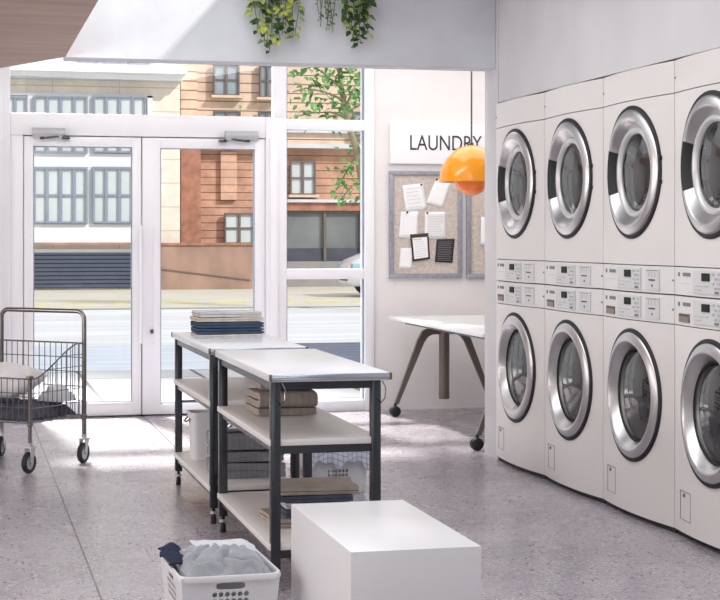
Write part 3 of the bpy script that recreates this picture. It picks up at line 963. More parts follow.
# clothes in the foreground basket
def crease(x, y, s_, seed):
    """rounded cloth folds with sharp valleys"""
    w1 = noise.noise(Vector((x * s_ * .5, y * s_ * .5, seed))) * 2.2
    w2 = noise.noise(Vector((x * s_ * .5 + 9, y * s_ * .5, seed + 4))) * 2.2
    a = abs(math.sin(x * s_ * 1.0 + y * s_ * .55 + w1 * 2.0)) ** .7
    b_ = abs(math.sin(y * s_ * .9 - x * s_ * .5 + w2 * 2.0)) ** .7
    return a * .6 + b_ * .4
def heap(u, v):
    x = -0.146 + 0.294 * u; y = -0.208 + 0.355 * v
    e = min(u, 1 - u, v, 1 - v)
    base = 0.243 + 0.040 * max(0, math.sin(PI * min(1, v))) ** .5 * max(0, math.sin(PI * u)) ** .45
    return Vector((x, y, base + 0.042 * crease(x, y, 26, 3) * min(1, .12 + e * 8) + .008 * ridge(x, y, 22, 3) * min(1, e * 8)))
cloth('garment', 'crumpled grey jersey garment heaped in the foreground laundry basket', M['greycloth'], BL, heap, 60, 70, cat='clothing', rz=R(1.5))
def whitefold(u, v):
    x = -0.065 + 0.205 * u; y = 0.045 + 0.155 * v
    return Vector((x, y, 0.312 - 0.006 * v - 0.09 * max(0, .2 - v) - 0.10 * max(0, u - .88) + 0.006 * ridge(x, y, 7, 11)))
cloth('white_cloth', 'smooth white cloth at the back of the foreground laundry basket', M['whitecloth'], BL, whitefold, 24, 24, rz=R(1.5))
def denim(u, v):
    x = -0.176 + 0.085 * u + 0.008 * math.sin(v * 9)
    y = -0.075 + 0.28 * v
    z_ = 0.279 + 0.014 * math.sin(PI * min(1, u * 1.1)) * (0.35 + .65 * v) - 0.075 * max(0, u - .72) - .05 * max(0, .15 - v)
    return Vector((x, y, max(0.278 if u < .4 else .20, z_) + 0.014 * crease(x, y, 34, 5)))
cloth('denim_trousers', 'navy denim trousers lying over the left rim of the foreground basket', M['navycloth'], BL, denim, 24, 40, cat='clothing', thick=.006, rz=R(1.5))
# checked cloth over the far basket
def drape(u, v):
    x = -0.18 + 0.355 * u; y = -0.18 + 0.34 * v
    z_ = 0.262 + 0.055 * math.sin(PI * u) ** .5 * math.sin(PI * min(1, v + .15)) + 0.016 * ridge(x, y, 6, 21)
    if v < 0.28:
        k = (0.28 - v) / 0.28
        fall = 0.135 + 0.018 * math.sin(u * 13 + 2.0) + .012 * math.sin(u * 29)
        z_ -= k * fall; y = -0.229 - 0.018 * k - 0.012 * math.sin(u * 14) * k
    elif v < 0.36:
        y = -0.229 + (v - .28) / .08 * (0.155)
    return Vector((x, y, z_))
cloth('checked_cloth', 'blue-grey checked cloth draped over the far white laundry basket', M['checktowel'], FB, drape, 44, 44)

# ================================================================== WHITE PLINTH
bz = 0.46
p_bl = atZ(290, 504, bz); p_fl = atZ(352, 552, bz); p_fr = atZ(480, 545, bz)
px0 = (p_bl.x + p_fl.x) / 2; px1 = p_fr.x
pl = thing('plinth_bench', 'white box-shaped plinth bench in the foreground in front of the work tables', 'bench', ((px0 + px1) / 2, (p_fl.y + p_bl.y) / 2, 0))
wx, wy = (px1 - px0) / 2, (p_bl.y - p_fl.y) / 2
MB().box(-wx, wx, -wy, wy, 0.012, bz, 0.003).build('body', M['boxwhite'], pl, angle=30)
MB().box(-wx + .03, wx - .03, -wy + .03, wy - .03, 0.0, 0.0125).build('base', M['black'], pl)

# ================================================================== WIRE LAUNDRY CART
c1 = Vector((0.389, 9.62, 0)); c2 = Vector((0.722, 9.985, 0)); c3 = Vector((0.25, 10.455, 0))
ex = (c2 - c1); Lx = ex.length; ex.normalize()
ey = Vector((-ex.y, ex.x, 0)); Ly = 0.64
cart = thing('laundry_cart', 'steel wire laundry cart on casters with bedding inside, by the left door', 'cart', c1, math.atan2(ex.y, ex.x))
# local: origin at the low front corner, x towards the handle end, y across
zb, zf, zh, zt_ = 0.285, 0.535, 0.715, 0.905
rt = 0.014
posts = {'a': (0, 0), 'b': (0, Ly)}
for k, (x, y) in posts.items():
    m = MB().tube([(x, y, 0.165), (x, y, zf + .01)], rt * .85, 12)
    o = m.build('post', M['chrome'], cart)
    MB().lathe([(0, zf + .022), (rt * 1.5, zf + .018), (rt * 1.6, zf + .006), (rt * .9, zf)], (x, y, 0), 'Z', 12).build('post_cap', M['brass'], o)
m = MB(); rb = 0.05
pts = [(Lx, 0, 0.155), (Lx, 0, zt_ - rb)]
for q in range(1, 6):
    a = R(90 * q / 5); pts.append((Lx, rb - rb * math.cos(a), zt_ - rb + rb * math.sin(a)))
for q in range(0, 6):
    a = R(90 * q / 5); pts.append((Lx, Ly - rb + rb * math.sin(a), zt_ - rb + rb * math.cos(a)))
pts.append((Lx, Ly, 0.155))
m.tube(pts, rt, 12); m.build('handle', M['chrome'], cart)
def rimz(t):          # height of the sloping side rim, t from the front to the handle end
    if t < .12: return zf
    if t > .86: return zh
    s_ = (t - .12) / .74
    return zf + (zh - zf) * (s_ * s_ * (3 - 2 * s_) * .45 + s_ * .55)
wr = 0.0028
inx = 0.016
# side panels
for y in (0.0 + .004, Ly - .004):
    m = MB()
    m.tube([(Lx * t, y, rimz(t)) for t in [i / 24 for i in range(25)]], wr * 1.7, 8)
    m.tube([(0, y, zb), (Lx, y, zb)], wr * 1.7, 8)
    for i in range(1, 12):
        t = i / 12; m.tube([(Lx * t, y, zb), (Lx * t, y, rimz(t))], wr, 6)
    for zz in (zb + .08, zb + .165):
        m.tube([(0, y, zz), (Lx, y, zz)], wr, 6)
    for zz in (zf + 0.045, zf + 0.115):
        t0 = next(t / 100 for t in range(100) if rimz(t / 100) >= zz)
        m.tube([(Lx * t0, y, zz), (Lx, y, zz)], wr, 6)
    m.build('side_panel', M['wire'], cart)
for x, top in ((0.002, zf), (Lx - .002, zh)):
    m = MB()
    m.tube([(x, 0, top), (x, Ly, top)], wr * 1.7, 8); m.tube([(x, 0, zb), (x, Ly, zb)], wr * 1.7, 8)
    for i in range(1, 15): m.tube([(x, Ly * i / 15, zb), (x, Ly * i / 15, top)], wr, 6)
    nz_ = 3 if top == zf else 5
    for i in range(1, nz_): m.tube([(x, 0, zb + (top - zb) * i / nz_), (x, Ly, zb + (top - zb) * i / nz_)], wr, 6)
    m.build('end_panel', M['wire'], cart)
m = MB()
for i in range(0, 17): m.tube([(0, Ly * i / 16, zb), (Lx, Ly * i / 16, zb)], wr, 6)
for i in range(0, 6): m.tube([(Lx * i / 5, 0, zb - .004), (Lx * i / 5, Ly, zb - .004)], wr * 1.3, 6)
m.build('basket_floor', M['wire'], cart)
for x, y in ((0, 0), (0, Ly), (Lx, 0), (Lx, Ly)):
    MB().lathe([(rt * .9, zb - .02), (rt * 1.3, zb - .016), (rt * 1.3, zb + .004), (rt * .9, zb + .008)], (x, y, 0), 'Z', 12).build('collar', M['chrome'], cart)
CR = 0.061
for x, y, an in ((0, 0, 8), (0, Ly, 35), (Lx, 0, 12), (Lx, Ly, 25)):
    a = R(an); ca, sa = math.cos(a), math.sin(a)
    ox, oy = -ca * 0.012, -sa * 0.012
    fk = MB()
    fk.box(-0.026, 0.026, -0.026, 0.026, 0.140, 0.150, 0.002)
    for s_ in (-1, 1):
        fk.ringloft([[(-0.026, s_ * .020, .142), (0.026, s_ * .020, .142), (0.012 - .012, s_ * .020, .05), (-.022, s_ * .020, .05)], [(-0.026, s_ * .017, .142), (0.026, s_ * .017, .142), (0.0, s_ * .017, .05), (-.022, s_ * .017, .05)]])
    fk.cyl((0, 0, .148), (0, 0, .17), 0.016, 12)
    fk.cyl((-.012, -.024, CR), (-.012, .024, CR), .007, 10)
    ck = fk.build('caster', M['zinc'], cart)
    ck.location = (x, y, 0); ck.rotation_euler = (0, 0, a)
    wh = MB().lathe([(CR - .02, -.013), (CR - .004, -.014), (CR, -.008), (CR, .008), (CR - .004, .014), (CR - .02, .013)], (-.012, 0, CR), 'Y', 32)
    wh.build('tyre', M['black'], ck, angle=60)
    MB().lathe([(0.0, -.012), (0.016, -.013), (0.02, -.009), (CR - .018, -.009), (CR - .018, .009), (0.02, .009), (.016, .013), (0, .012)], (-.012, 0, CR), 'Y', 24).build('wheel_hub', M['zinc'], ck, angle=40)
# contents of the cart (own things), in cart coordinates turned into the room
Mc = Matrix.Translation(c1) @ Matrix.Rotation(math.atan2(ex.y, ex.x), 4, 'Z')
crz = math.atan2(ex.y, ex.x)
def blanket(u, v):
    x = 0.03 + (Lx - 0.06) * u; y = 0.03 + (Ly - .06) * v
    e = min(u, 1 - u, v, 1 - v)
    return Vector((x, y, zb + 0.010 + 0.050 * min(1, e * 9) + 0.030 * crease(x, y, 20, 41) * min(1, e * 9)))
cloth('blanket', 'dark charcoal blanket lying in the bottom of the wire cart', M['charcoal'], c1, blanket, 40, 46, cat='blanket', rz=crz, thick=.006)
def cushion(name, label, material, loc, w, h, t, rot, cat):
    def surf(sgn):
        def fn(u, v):
            a, b_ = 2 * u - 1, 2 * v - 1
            k = max(0.0, (1 - abs(a) ** 2.6)) ** .45 * max(0.0, (1 - abs(b_) ** 2.6)) ** .45
            pin_ = 1 - 0.07 * (1 - abs(b_) ** 2) if True else 1
            x = a * w / 2 * (1 - 0.05 * (1 - b_ * b_) * abs(a)); y = b_ * h / 2 * (1 - .05 * (1 - a * a) * abs(b_))
            return Vector((x, y, sgn * t / 2 * k * (1 + .10 * noise.noise(Vector((a * 2.5, b_ * 2.5, sgn + 3)))))) 
        return fn
    mb = MB(); mb.grid(surf(1), 24, 24); mb.grid(surf(-1), 24, 24)
    o = mb.build(name, material, None, angle=180)
    o.location = loc; o.rotation_euler = rot
    return tag(o, label, cat)
cushion('pillow', 'plump off-white pillow propped inside the wire cart', M['pillow'], Mc @ Vector((0.175, 0.375, zb + 0.218)), 0.31, 0.48, 0.18, (R(2), R(-13), crz + R(4)), 'pillow')
def sheet(u, v):
    x = 0.29 + 0.16 * u; y = 0.02 + 0.17 * v
    e = min(u, 1 - u, v, 1 - v)
    return Vector((x, y, zb + 0.092 + 0.05 * min(1, e * 4) ** .6 + 0.045 * crease(x, y, 22, 61) * min(1, e * 5)))
cloth('bed_sheet', 'crumpled pale grey sheet beside the pillow in the wire cart', M['whitecloth'], c1, sheet, 34, 34, cat='sheet', rz=crz)

# ================================================================== DESK
dx0, dx1, dy0, dy1 = 3.185, 4.00, 9.88, 12.22
DZ = 0.745
desk = thing('desk', 'white-topped desk on taupe splayed trestle legs under the orange lamp', 'desk', ((dx0 + dx1) / 2, (dy0 + dy1) / 2, 0))
hw, hd = (dx1 - dx0) / 2, (dy1 - dy0) / 2
MB().box(-hw, hw, -hd, hd, DZ - 0.026, DZ, 0.004).build('desktop', M['deskwhite'], desk, angle=30)
MB().box(-hw + .12, hw - .12, -hd + .05, hd - .05, DZ - 0.06, DZ - 0.0265).build('under_rail', M['gunmetal'], desk)
for ty in (12.0, 9.98):
    yy = ty - (dy0 + dy1) / 2
    cx_ = 3.565 - (dx0 + dx1) / 2
    tr = MB().cyl((cx_, yy, 0.125), (cx_, yy, DZ - .06), 0.040, 24).build('column', M['taupe'], desk)
    MB().box(cx_ - .055, cx_ + .055, yy - .055, yy + .055, DZ - .085, DZ - .0605, .004).build('bracket', M['gunmetal'], desk)
    for s_ in (-1, 1):
        pts = [(cx_ + s_ * .035, yy, DZ - .105), (cx_ + s_ * .10, yy, DZ - .103), (cx_ + s_ * .15, yy, DZ - .125), (cx_ + s_ * .185, yy, DZ - .18), (cx_ + s_ * .375, yy, 0.095)]
        rings = []
        for i, p in enumerate(pts):
            w_ = [.026, .028, .030, .026, .015][i]; dpt = [.022, .022, .022, .02, .014][i]
            a = Vector(pts[max(i - 1, 0)]); b_ = Vector(pts[min(i + 1, len(pts) - 1)])
            t = (b_ - a).normalized(); n_ = Vector((-t.z, 0, t.x))
            P = Vector(p)
            rings.append([P + n_ * w_ + Vector((0, -dpt, 0)), P + n_ * w_ + Vector((0, dpt, 0)), P - n_ * w_ + Vector((0, dpt, 0)), P - n_ * w_ + Vector((0, -dpt, 0))])
        lg = MB().ringloft(rings).build('leg', M['taupe'], desk, angle=35)
        w = MB()
        wx_ = cx_ + s_ * .385
        for q in (-1, 1):
            w.lathe([(0, -.012), (.034, -.012), (.040, -.006), (.040, .006), (.034, .012), (0, .012)], (wx_, yy + q * .017, .040), 'Y', 24)
        w.cyl((wx_, yy, .035), (wx_ - s_ * .004, yy, .10), 0.012, 10)
        w.build('caster', M['black'], lg, angle=50)

# ================================================================== PENDANT LAMP
PY = 11.0
pc = atY(471.5, 182, PY)
lamp = thing('pendant_lamp', 'glossy orange double-dome pendant lamp hanging over the desk', 'lamp', (pc.x, PY, pc.z))
RS = 32.5 * (pc.x * ST + PY * CT) / F
prof = [(0.012, RS * 1.16)] + [(RS * math.sin(a), RS * 1.13 * math.cos(a)) for a in [R(4 + 86 * i / 14) for i in range(15)]]
prof += [(RS * .985, -.001), (RS * .97, 0.004)] + [(RS * .97 * math.sin(a), RS * 1.09 * math.cos(a)) for a in [R(88 - 84 * i / 12) for i in range(13)]]
MB().lathe(prof, (0, 0, 0), 'Z', 56).build('shade', M['orange'], lamp, angle=70)
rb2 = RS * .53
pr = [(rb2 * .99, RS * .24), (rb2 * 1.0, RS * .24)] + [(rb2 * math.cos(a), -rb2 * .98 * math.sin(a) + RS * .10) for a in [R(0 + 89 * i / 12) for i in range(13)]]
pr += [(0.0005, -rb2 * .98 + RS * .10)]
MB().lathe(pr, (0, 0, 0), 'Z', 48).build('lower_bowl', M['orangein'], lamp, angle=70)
m = MB()
for k in range(3):
    a = 2 * PI * k / 3
    m.cyl((rb2 * .95 * math.cos(a), rb2 * .95 * math.sin(a), RS * .2), (RS * .55 * math.cos(a), RS * .55 * math.sin(a), RS * .9), .003, 6)
m.build('support_rod', M['cord'], lamp)
ztop_l = 2.95 - pc.z
MB().cyl((0, 0, RS * 1.12), (0, 0, ztop_l), 0.006, 8).build('cord', M['cord'], lamp)
MB().lathe([(0.0, RS * 1.22), (.014, RS * 1.21), (.016, RS * 1.12), (0.02, RS * 1.10)], (0, 0, 0), 'Z', 16).build('cord_grip', M['cord'], lamp)
MB().lathe([(.0, ztop_l), (.05, ztop_l), (.05, ztop_l - .02), (.01, ztop_l - .03)], (0, 0, 0), 'Z', 20).build('ceiling_cap', M['cord'], lamp)

# ================================================================== SIGN
YL = 12.47
sa, sb = atY(390, 122.5, YL - .03), atY(502, 164, YL - .03)
sgn_z0 = atY(390, 163.5, YL - .03).z
sign = thing('wall_sign', 'white rectangular board reading LAUNDRY on the back wall', 'sign', (sa.x, YL, sgn_z0))
MB().box(0, sb.x - sa.x, -0.035, -0.001, 0, sa.z - sgn_z0, 0.003).build('board', M['sign'], sign, angle=30)
cu = bpy.data.curves.new('lettering', 'FONT'); cu.body = 'LAUNDRY'; cu.size = 1.0; cu.extrude = 0.012
to = bpy.data.objects.new('lettering_source', cu); C.objects.link(to)
bpy.context.view_layer.update()
me = bpy.data.meshes.new_from_object(to.evaluated_get(bpy.context.evaluated_depsgraph_get()))
bpy.data.objects.remove(to)
xs = [v.co.x for v in me.vertices]; ys = [v.co.y for v in me.vertices]
ta, tb = atY(410.3, 150.2, YL - .04), atY(482, 135.2, YL - .04)
zlow = atY(446, 150.5, YL - .04).z; zhigh = atY(446, 135.5, YL - .04).z
for v in me.vertices:
    x = (v.co.x - min(xs)) / (max(xs) - min(xs)); y = (v.co.y - min(ys)) / (max(ys) - min(ys))
    v.co = Vector((ta.x - sa.x + x * (tb.x - ta.x), -0.0365 - v.co.z * 0.1 , zlow - sgn_z0 + y * (zhigh - zlow)))
me.materials.clear(); me.materials.append(M['ink'])
lt = bpy.data.objects.new('lettering', me); C.objects.link(lt); lt.parent = sign

# ================================================================== PIN BOARDS
YB_ = YL - 0.001
def pinboard(label, pxa, pxb, pya, pyb):
    p0, p1 = atY(pxa, pyb, YB_ - .03), atY(pxb, pya, YB_ - .03)
    z1 = atY(pxa, pya, YB_ - .03).z
    w, h = p1.x - p0.x, z1 - p0.z
    root = thing('pin_board', label, 'notice board', (p0.x, YB_, p0.z), 0, 'grey-framed notice boards')
    t = 0.036
    m = MB()
    m.box(0, w, -0.032, 0, 0, t, .003); m.box(0, w, -0.032, 0, h - t, h, .003)
    m.box(0, t, -0.0315, 0, t - .002, h - t + .002, .003); m.box(w - t, w, -0.0315, 0, t - .002, h - t + .002, .003)
    m.build('frame', M['boardframe'], root, angle=30)
    MB().box(t - .004, w - t + .004, -0.018, -0.001, t - .004, h - t + .004).build('felt_panel', M['cork'], root)
    return root
pinboard('grey-framed notice board covered with papers, left of the pair', 389.5, 462.5, 170.5, 278.5)
pinboard('grey-framed notice board partly hidden behind the wall pier', 467, 540, 170.5, 278.5)
layer = [0]
def paper(label, corners, material='paper', pins=(), lines=None, linemat='print', border=None, name='paper_sheet', header=None):
    """corners bl, br, tr, tl in photo pixels on the board plane"""
    layer[0] += 1
    Y = YB_ - 0.019 - 0.0012 * layer[0]
    P = [atY(x, y, Y) for x, y in corners]
    o0 = P[0].copy()
    root = thing(name, label, 'paper', o0, 0, 'papers pinned to the notice boards')
    Q = [p - o0 for p in P]
    def uv(u, v, dy=0.0):
        a = Q[0].lerp(Q[1], u); b_ = Q[3].lerp(Q[2], u)
        return a.lerp(b_, v) + Vector((0, dy, 0))
    m = MB().grid(lambda u, v: uv(u, v, -0.002 * math.sin(PI * u) * (1 - v)), 6, 6)
    m.build('sheet', M[material], root, solid=0.0006)
    if border:
        m = MB().quad(uv(.1, .08, -.0035), uv(.9, .08, -.0035), uv(.9, .86, -.0035), uv(.1, .86, -.0035)); m.build('printed_field', M[border], root)
    if header:
        m = MB().quad(uv(.14, .78, -.0042), uv(.6, .78, -.0042), uv(.6, .82, -.0042), uv(.14, .82, -.0042)); m.build('header', M[header], root)
    if lines:
        m = MB(); rnd = random.Random(layer[0])
        n, u0, u1, v0, v1, th = lines
        for i in range(n):
            v = v1 - (v1 - v0) * i / max(1, n - 1)
            e = u1 - rnd.random() * .25 * (u1 - u0)
            m.quad(uv(u0, v, -.0045), uv(e, v, -.0045), uv(e, v + th, -.0045), uv(u0, v + th, -.0045))
        m.build('printed_lines', M[linemat], root)
    for (u, v) in pins:
        p = uv(u, v, 0)
        MB().lathe([(0, -.016), (.007, -.015), (.009, -.009), (.004, -.005), (.0025, 0.002)], p, 'Y', 12).build('push_pin', M['pin'], root)
paper('tilted white paper with printed heading at top left of the notice board', [(406, 212), (427, 209.5), (423, 183), (402, 185.5)], pins=[(.9, .95)], lines=(6, .15, .85, .15, .84, .014), linemat='button')
paper('blank white paper tilted clockwise at top right of the notice board', [(426, 203), (442.5, 208), (451, 183), (436, 178.5)], pins=[(.05, .97)])
paper('plain white paper at mid left of the notice board below the printed sheet', [(399, 237.5), (418, 239), (418.5, 211), (400.8, 211.5)], pins=[(.35, .96)])
paper('densely printed white paper in the centre right of the notice board', [(424.5, 238.5), (446, 239), (445.5, 211.5), (425, 212)], pins=[(.1, .96)], lines=(14, .12, .93, .08, .88, .012), linemat='button')
paper('small white paper at the bottom left of the notice board', [(399, 268), (411.5, 268.5), (412.7, 248), (400.5, 248)])
paper('black-bordered notice with a white field low on the notice board', [(412.7, 261.6), (430, 259), (428.5, 233), (410, 234.5)], material='paperblack', border='paper', lines=(7, .2, .85, .15, .7, .010), linemat='button', header='yellow')
paper('black flyer with white print at the lower right of the notice board', [(434.9, 262), (452.4, 262.8), (454.7, 238.7), (436.7, 239.4)], material='paperblack', lines=(11, .12, .92, .08, .86, .022), linemat='print')
paper('white paper on the second notice board beside the wall pier', [(480.5, 245), (500, 245), (500, 217), (481, 217)])

# ================================================================== HANGING PLANTS
def leaf(mb, p, d, up, ln, wd, mi):
    s = d.cross(up).normalized(); n_ = s.cross(d).normalized()
    bm = mb.bm
    a = bm.verts.new(p); t = bm.verts.new(p + d * ln - n_ * ln * .12)
    l1 = bm.verts.new(p + d * ln * .3 + s * wd * .5 + n_ * wd * .15); l2 = bm.verts.new(p + d * ln * .68 + s * wd * .36)
    r1 = bm.verts.new(p + d * ln * .3 - s * wd * .5 + n_ * wd * .15); r2 = bm.verts.new(p + d * ln * .68 - s * wd * .36)
    m1 = bm.verts.new(p + d * ln * .3 - n_ * wd * .02); m2 = bm.verts.new(p + d * ln * .68 - n_ * wd * .04)
    for f in ((a, l1, m1), (a, m1, r1), (l1, l2, m2, m1), (m1, m2, r2, r1), (l2, t, m2), (m2, t, r2)):
        fc = bm.faces.new(f); fc.material_index = mi
def trailing_plant(label, vines, size, mix, seed, dens=1.0):
    rnd = random.Random(seed)
    base = atY(vines[0][0], 20, 9.49)
    root = thing('trailing_plant', label, 'plant', (base.x, 9.49, 2.95), 0, 'plants trailing down the beam')
    st, lf = MB(), MB()
    o = Vector((base.x, 9.49, 2.95))
    for px, py in vines:
        tip = atY(px, py, 9.46) - o
        top = Vector((tip.x + rnd.uniform(-.05, .05) * .6, 0.052, 0.252))
        n = 14; pts = [Vector((top.x, 0.14, 0.262)), top]
        for i in range(1, n + 1):
            t = i / n
            pts.append(Vector((top.x + (tip.x - top.x) * t + .012 * math.sin(t * 9 + px), -0.02 - .025 * math.sin(t * 5 + px) , 0.22 + (tip.z - .22) * t)))
        st.tube(pts, 0.0022, 5)
        for i in range(2, len(pts)):
            for rep in range(2):
                if rnd.random() > dens: continue
                p = pts[i] if rep == 0 else pts[i].lerp(pts[i - 1], .5)
                an = rnd.uniform(0, 2 * PI)
                d = Vector((math.cos(an), -abs(math.sin(an)) * .6 - .1, rnd.uniform(-1.1, -.1))).normalized()
                k = rnd.random(); mi = 0 if k < mix[0] else (1 if k < mix[0] + mix[1] else 2)
                ln = size * rnd.uniform(.75, 1.35) * (1.0 if i < len(pts) - 1 else .8)
                leaf(lf, p + d * .006, d, Vector((0, -.6, .8)), ln, ln * .72, mi)
    st.build('stems', M['stem'], root)
    lf.build('leaves', [M['leafdark'], M['leaflight'], M['leafpale']], root, smooth=False)
trailing_plant('variegated lime and green trailing plant, leftmost on the concrete beam', [(252, 16), (256, 24), (259, 30), (263, 38), (266, 44), (268, 48), (271, 50), (274, 44), (277, 36), (280, 40), (283, 34), (286, 26), (288, 36), (293, 32), (297, 36)], 0.046, (.42, .42), 3, .72)
trailing_plant('wispy fine-leaved trailing plant in the middle of the concrete beam', [(318, 12), (320, 26), (322, 20), (325, 16), (327, 30), (329, 25), (332, 32), (334, 22)], 0.024, (.25, .12), 5, .6)
trailing_plant('dark green trailing plant, rightmost on the concrete beam', [(346, 20), (348, 30), (350, 34), (353, 26), (356, 38), (359, 46), (361, 42), (363, 30), (366, 14), (368, 34)], 0.046, (.72, .16), 9, .72)

# ================================================================== OUTSIDE GROUND
struct(MB().box(-12, 14, 12.62, 16.9, -0.10, -0.01).build('pavement', M['plaza']))
struct(MB().box(-14, 3.35, 16.9, 20.9, -0.12, -0.02).build('street', M['bandshade']))
struct(MB().box(3.35, 22, 16.9, 20.9, -0.12, -0.02).build('street', M['bandshadedark']))
struct(MB().box(-20, 30, 20.9, 31.2, -0.12, -0.02).build('street', M['road']))
struct(MB().box(-20, 30, 31.2, 31.5, -0.12, 0.0, .02).build('kerb', M['kerb']))
struct(MB().box(-20, 40, 31.5, 60, -0.12, -0.005).build('pavement', M['farwalk']))
m = MB()
for k in range(26):
    x = -4 + k * 1.0
    m.box(x, x + 0.75, 33.6 - .02 * x, 33.95 - .02 * x, -0.006, 0.002)
struct(m.build('trim_2', M['roadpaint']))

# ================================================================== FACADES
YF = 43.0
def rect(mb, pa, pb, py0, py1, Y, t=0.1, off=0.0):
    a, b_ = atY(pa, py1, Y), atY(pb, py0, Y)
    zt1_ = atY((pa + pb) / 2, py0, Y).z; zb1 = atY((pa + pb) / 2, py1, Y).z
    mb.box(a.x, b_.x, Y - t - off, Y - off, zb1, zt1_); return mb
def fwindow(parent, pa, pb, py0, py1, Y, mull, bars, frame, pane, fw=0.07):
    """window with its pane; positions on the facade plane"""
    x0, x1 = atY(pa, py0, Y).x, atY(pb, py0, Y).x
    zt_, zb_ = atY((pa + pb) / 2, py0, Y).z, atY((pa + pb) / 2, py1, Y).z
    m = MB()
    m.box(x0, x1, Y - .12, Y - .0, zt_ - fw, zt_); m.box(x0, x1, Y - .12, Y, zb_, zb_ + fw)
    m.box(x0, x0 + fw, Y - .12, Y, zb_ + fw, zt_ - fw); m.box(x1 - fw, x1, Y - .12, Y, zb_ + fw, zt_ - fw)
    for k in range(1, mull): 
        xx = x0 + (x1 - x0) * k / mull; m.box(xx - fw * .7, xx + fw * .7, Y - .11, Y, zb_ + fw, zt_ - fw)
    for k in range(1, bars):
        zz = zb_ + (zt_ - zb_) * k / bars; m.box(x0 + fw, x1 - fw, Y - .10, Y, zz - fw * .45, zz + fw * .45)
    w = m.build('window', M[frame], parent, smooth=False)
    MB().box(x0 + fw * .5, x1 - fw * .5, Y - .04, Y - .005, zb_ + fw * .5, zt_ - fw * .5).build('pane', M[pane], w, smooth=False)
# --- stone building on the left
b1 = thing('stone_building', 'pale limestone building with grey framed windows and roller shutter across the street', 'building', (0, 0, 0))
m = MB(); a = atY(-60, 300, YF).x; e = atY(180, 300, YF).x
m.box(a, e, YF, YF + 8, -0.1, 8.5); m.build('wall', M['stone'], b1, smooth=False)
m = MB(); rect(m, -60, 181.5, 65, 70, YF, .55); rect(m, -60, 183, 70, 74, YF, .75); rect(m, -60, 180.5, 74, 80, YF, .4); m.build('cornice', M['cornice'], b1, smooth=False)
m = MB(); rect(m, -60, 180, 56, 66, YF, .08); rect(m, -60, 162, 153, 167, YF, .1); rect(m, -60, 160, 224, 243, YF, .1); rect(m, -60, 160, 249, 253, YF, .06)
rect(m, 87, 93.5, 94, 226, YF, .09); rect(m, 27, 34.5, 94, 226, YF, .09); rect(m, -60, 152, 93, 96, YF, .1); rect(m, 147, 152, 96, 153, YF, .1)
m.build('white_band', M['stonewhite'], b1, smooth=False)
m = MB(); rect(m, -60, 160, 242.5, 244.5, YF, .3); m.build('ledge', M['rampwall'], b1, smooth=False)
for pa, pb in ((78, 98), (103, 124), (128, 150)): fwindow(b1, pa, pb, 50, 65, YF - .1, 2, 1, 'bluegrey', 'winpane', .06)
for pa, pb, mu in ((-22, 27.5, 4), (34, 87.5, 4), (93, 146, 4)):
    fwindow(b1, pa, pb, 96, 153, YF - .1, mu, 1, 'bluegrey', 'winpane', .05)
for pa, pb, mu in ((-22, 28, 4), (33.5, 87.5, 4), (92.5, 146, 4)):
    fwindow(b1, pa, pb, 167, 223.5, YF - .1, mu, 2, 'bluegrey', 'winpane', .055)
m = MB(); rect(m, 20, 133, 252.5, 288, YF, .08); sh = m.build('roller_shutter', M['shutter'], b1, smooth=False)
m = MB(); rect(m, 133, 160, 244, 288, YF, .06); m.build('pier', M['stonewhite'], b1, smooth=False)
# --- brick building
YK = 44.2
b2 = thing('brick_building', 'banded red and tan brick building with sash windows across the street', 'building', (0, 0, 0))
zsp = atY(270, 146, YK).z
xk0, xk1 = atY(178, 300, YK).x, atY(470, 300, YK).x
MB().box(xk0, xk1, YK, YK + 8, -0.1, zsp).build('lower_wall', M['brickred'], b2, smooth=False)
MB().box(xk0, xk1, YK, YK + 8, zsp, 8.5).build('upper_wall', M['brickpale'], b2, smooth=False)
m = MB(); rect(m, 179.5, 199, 149, 288, YK, .35); m.build('pilaster', M['brickplain'], b2, smooth=False)
m = MB(); rect(m, 220, 236, 152, 200, YK, .15); m.build('pale_panel', M['brickpanel'], b2, smooth=False)
m = MB(); rect(m, 179.5, 196, 40, 144, YK, .3); m.build('pale_pilaster', M['brickpale'], b2, smooth=False)
m = MB(); rect(m, 178, 470, 145, 149, YK, .4); rect(m, 282, 470, 200, 203, YK, .4); rect(m, 282, 470, 131, 134, YK, .15); m.build('string_course', M['cornice'], b2, smooth=False)
for pa, pb, t_, u_, mu, ba in ((213, 239, 64, 96, 2, 2), (259, 275, 64, 98, 2, 2), (213, 240, 111, 140, 2, 2), (258, 275, 111, 140, 2, 2), (224, 254, 213, 258, 2, 3), (289.5, 315, 161, 195, 2, 2), (352, 372, 112, 136, 1, 2)):
    fwindow(b2, pa, pb, t_, u_, YK - .12, mu, ba, 'brownframe', 'winpane' if t_ > 150 else 'winpanedark', .042)
m = MB(); rect(m, 210, 242, 96, 98.5, YK, .3); rect(m, 287, 317, 195, 197.5, YK, .3); rect(m, 255, 277, 98, 100.5, YK, .3); m.build('window_sill', M['brickpale'], b2, smooth=False)
# shop front
m = MB(); rect(m, 282, 470, 203, 211, YK, .3); m.build('shop_fascia', M['brickplain'], b2, smooth=False)
m = MB(); rect(m, 282, 470, 211, 249, YK, .10); m.build('shop_window', M['shopglass'], b2, smooth=False)
m = MB(); rect(m, 282, 470, 248, 261, YK, .14); m.build('stall_riser', M['shopdark'], b2, smooth=False)
m = MB()
for px in (322, 358, 396, 434): rect(m, px, px + 2.6, 211, 261, YK, .22)
rect(m, 282, 470, 211, 214, YK, .2)
m.build('shop_mullion', M['brownframe'], b2, smooth=False)
m = MB(); rect(m, 282, 470, 261, 290, YK, .2); m.build('shop_plinth', M['kerb'], b2, smooth=False)
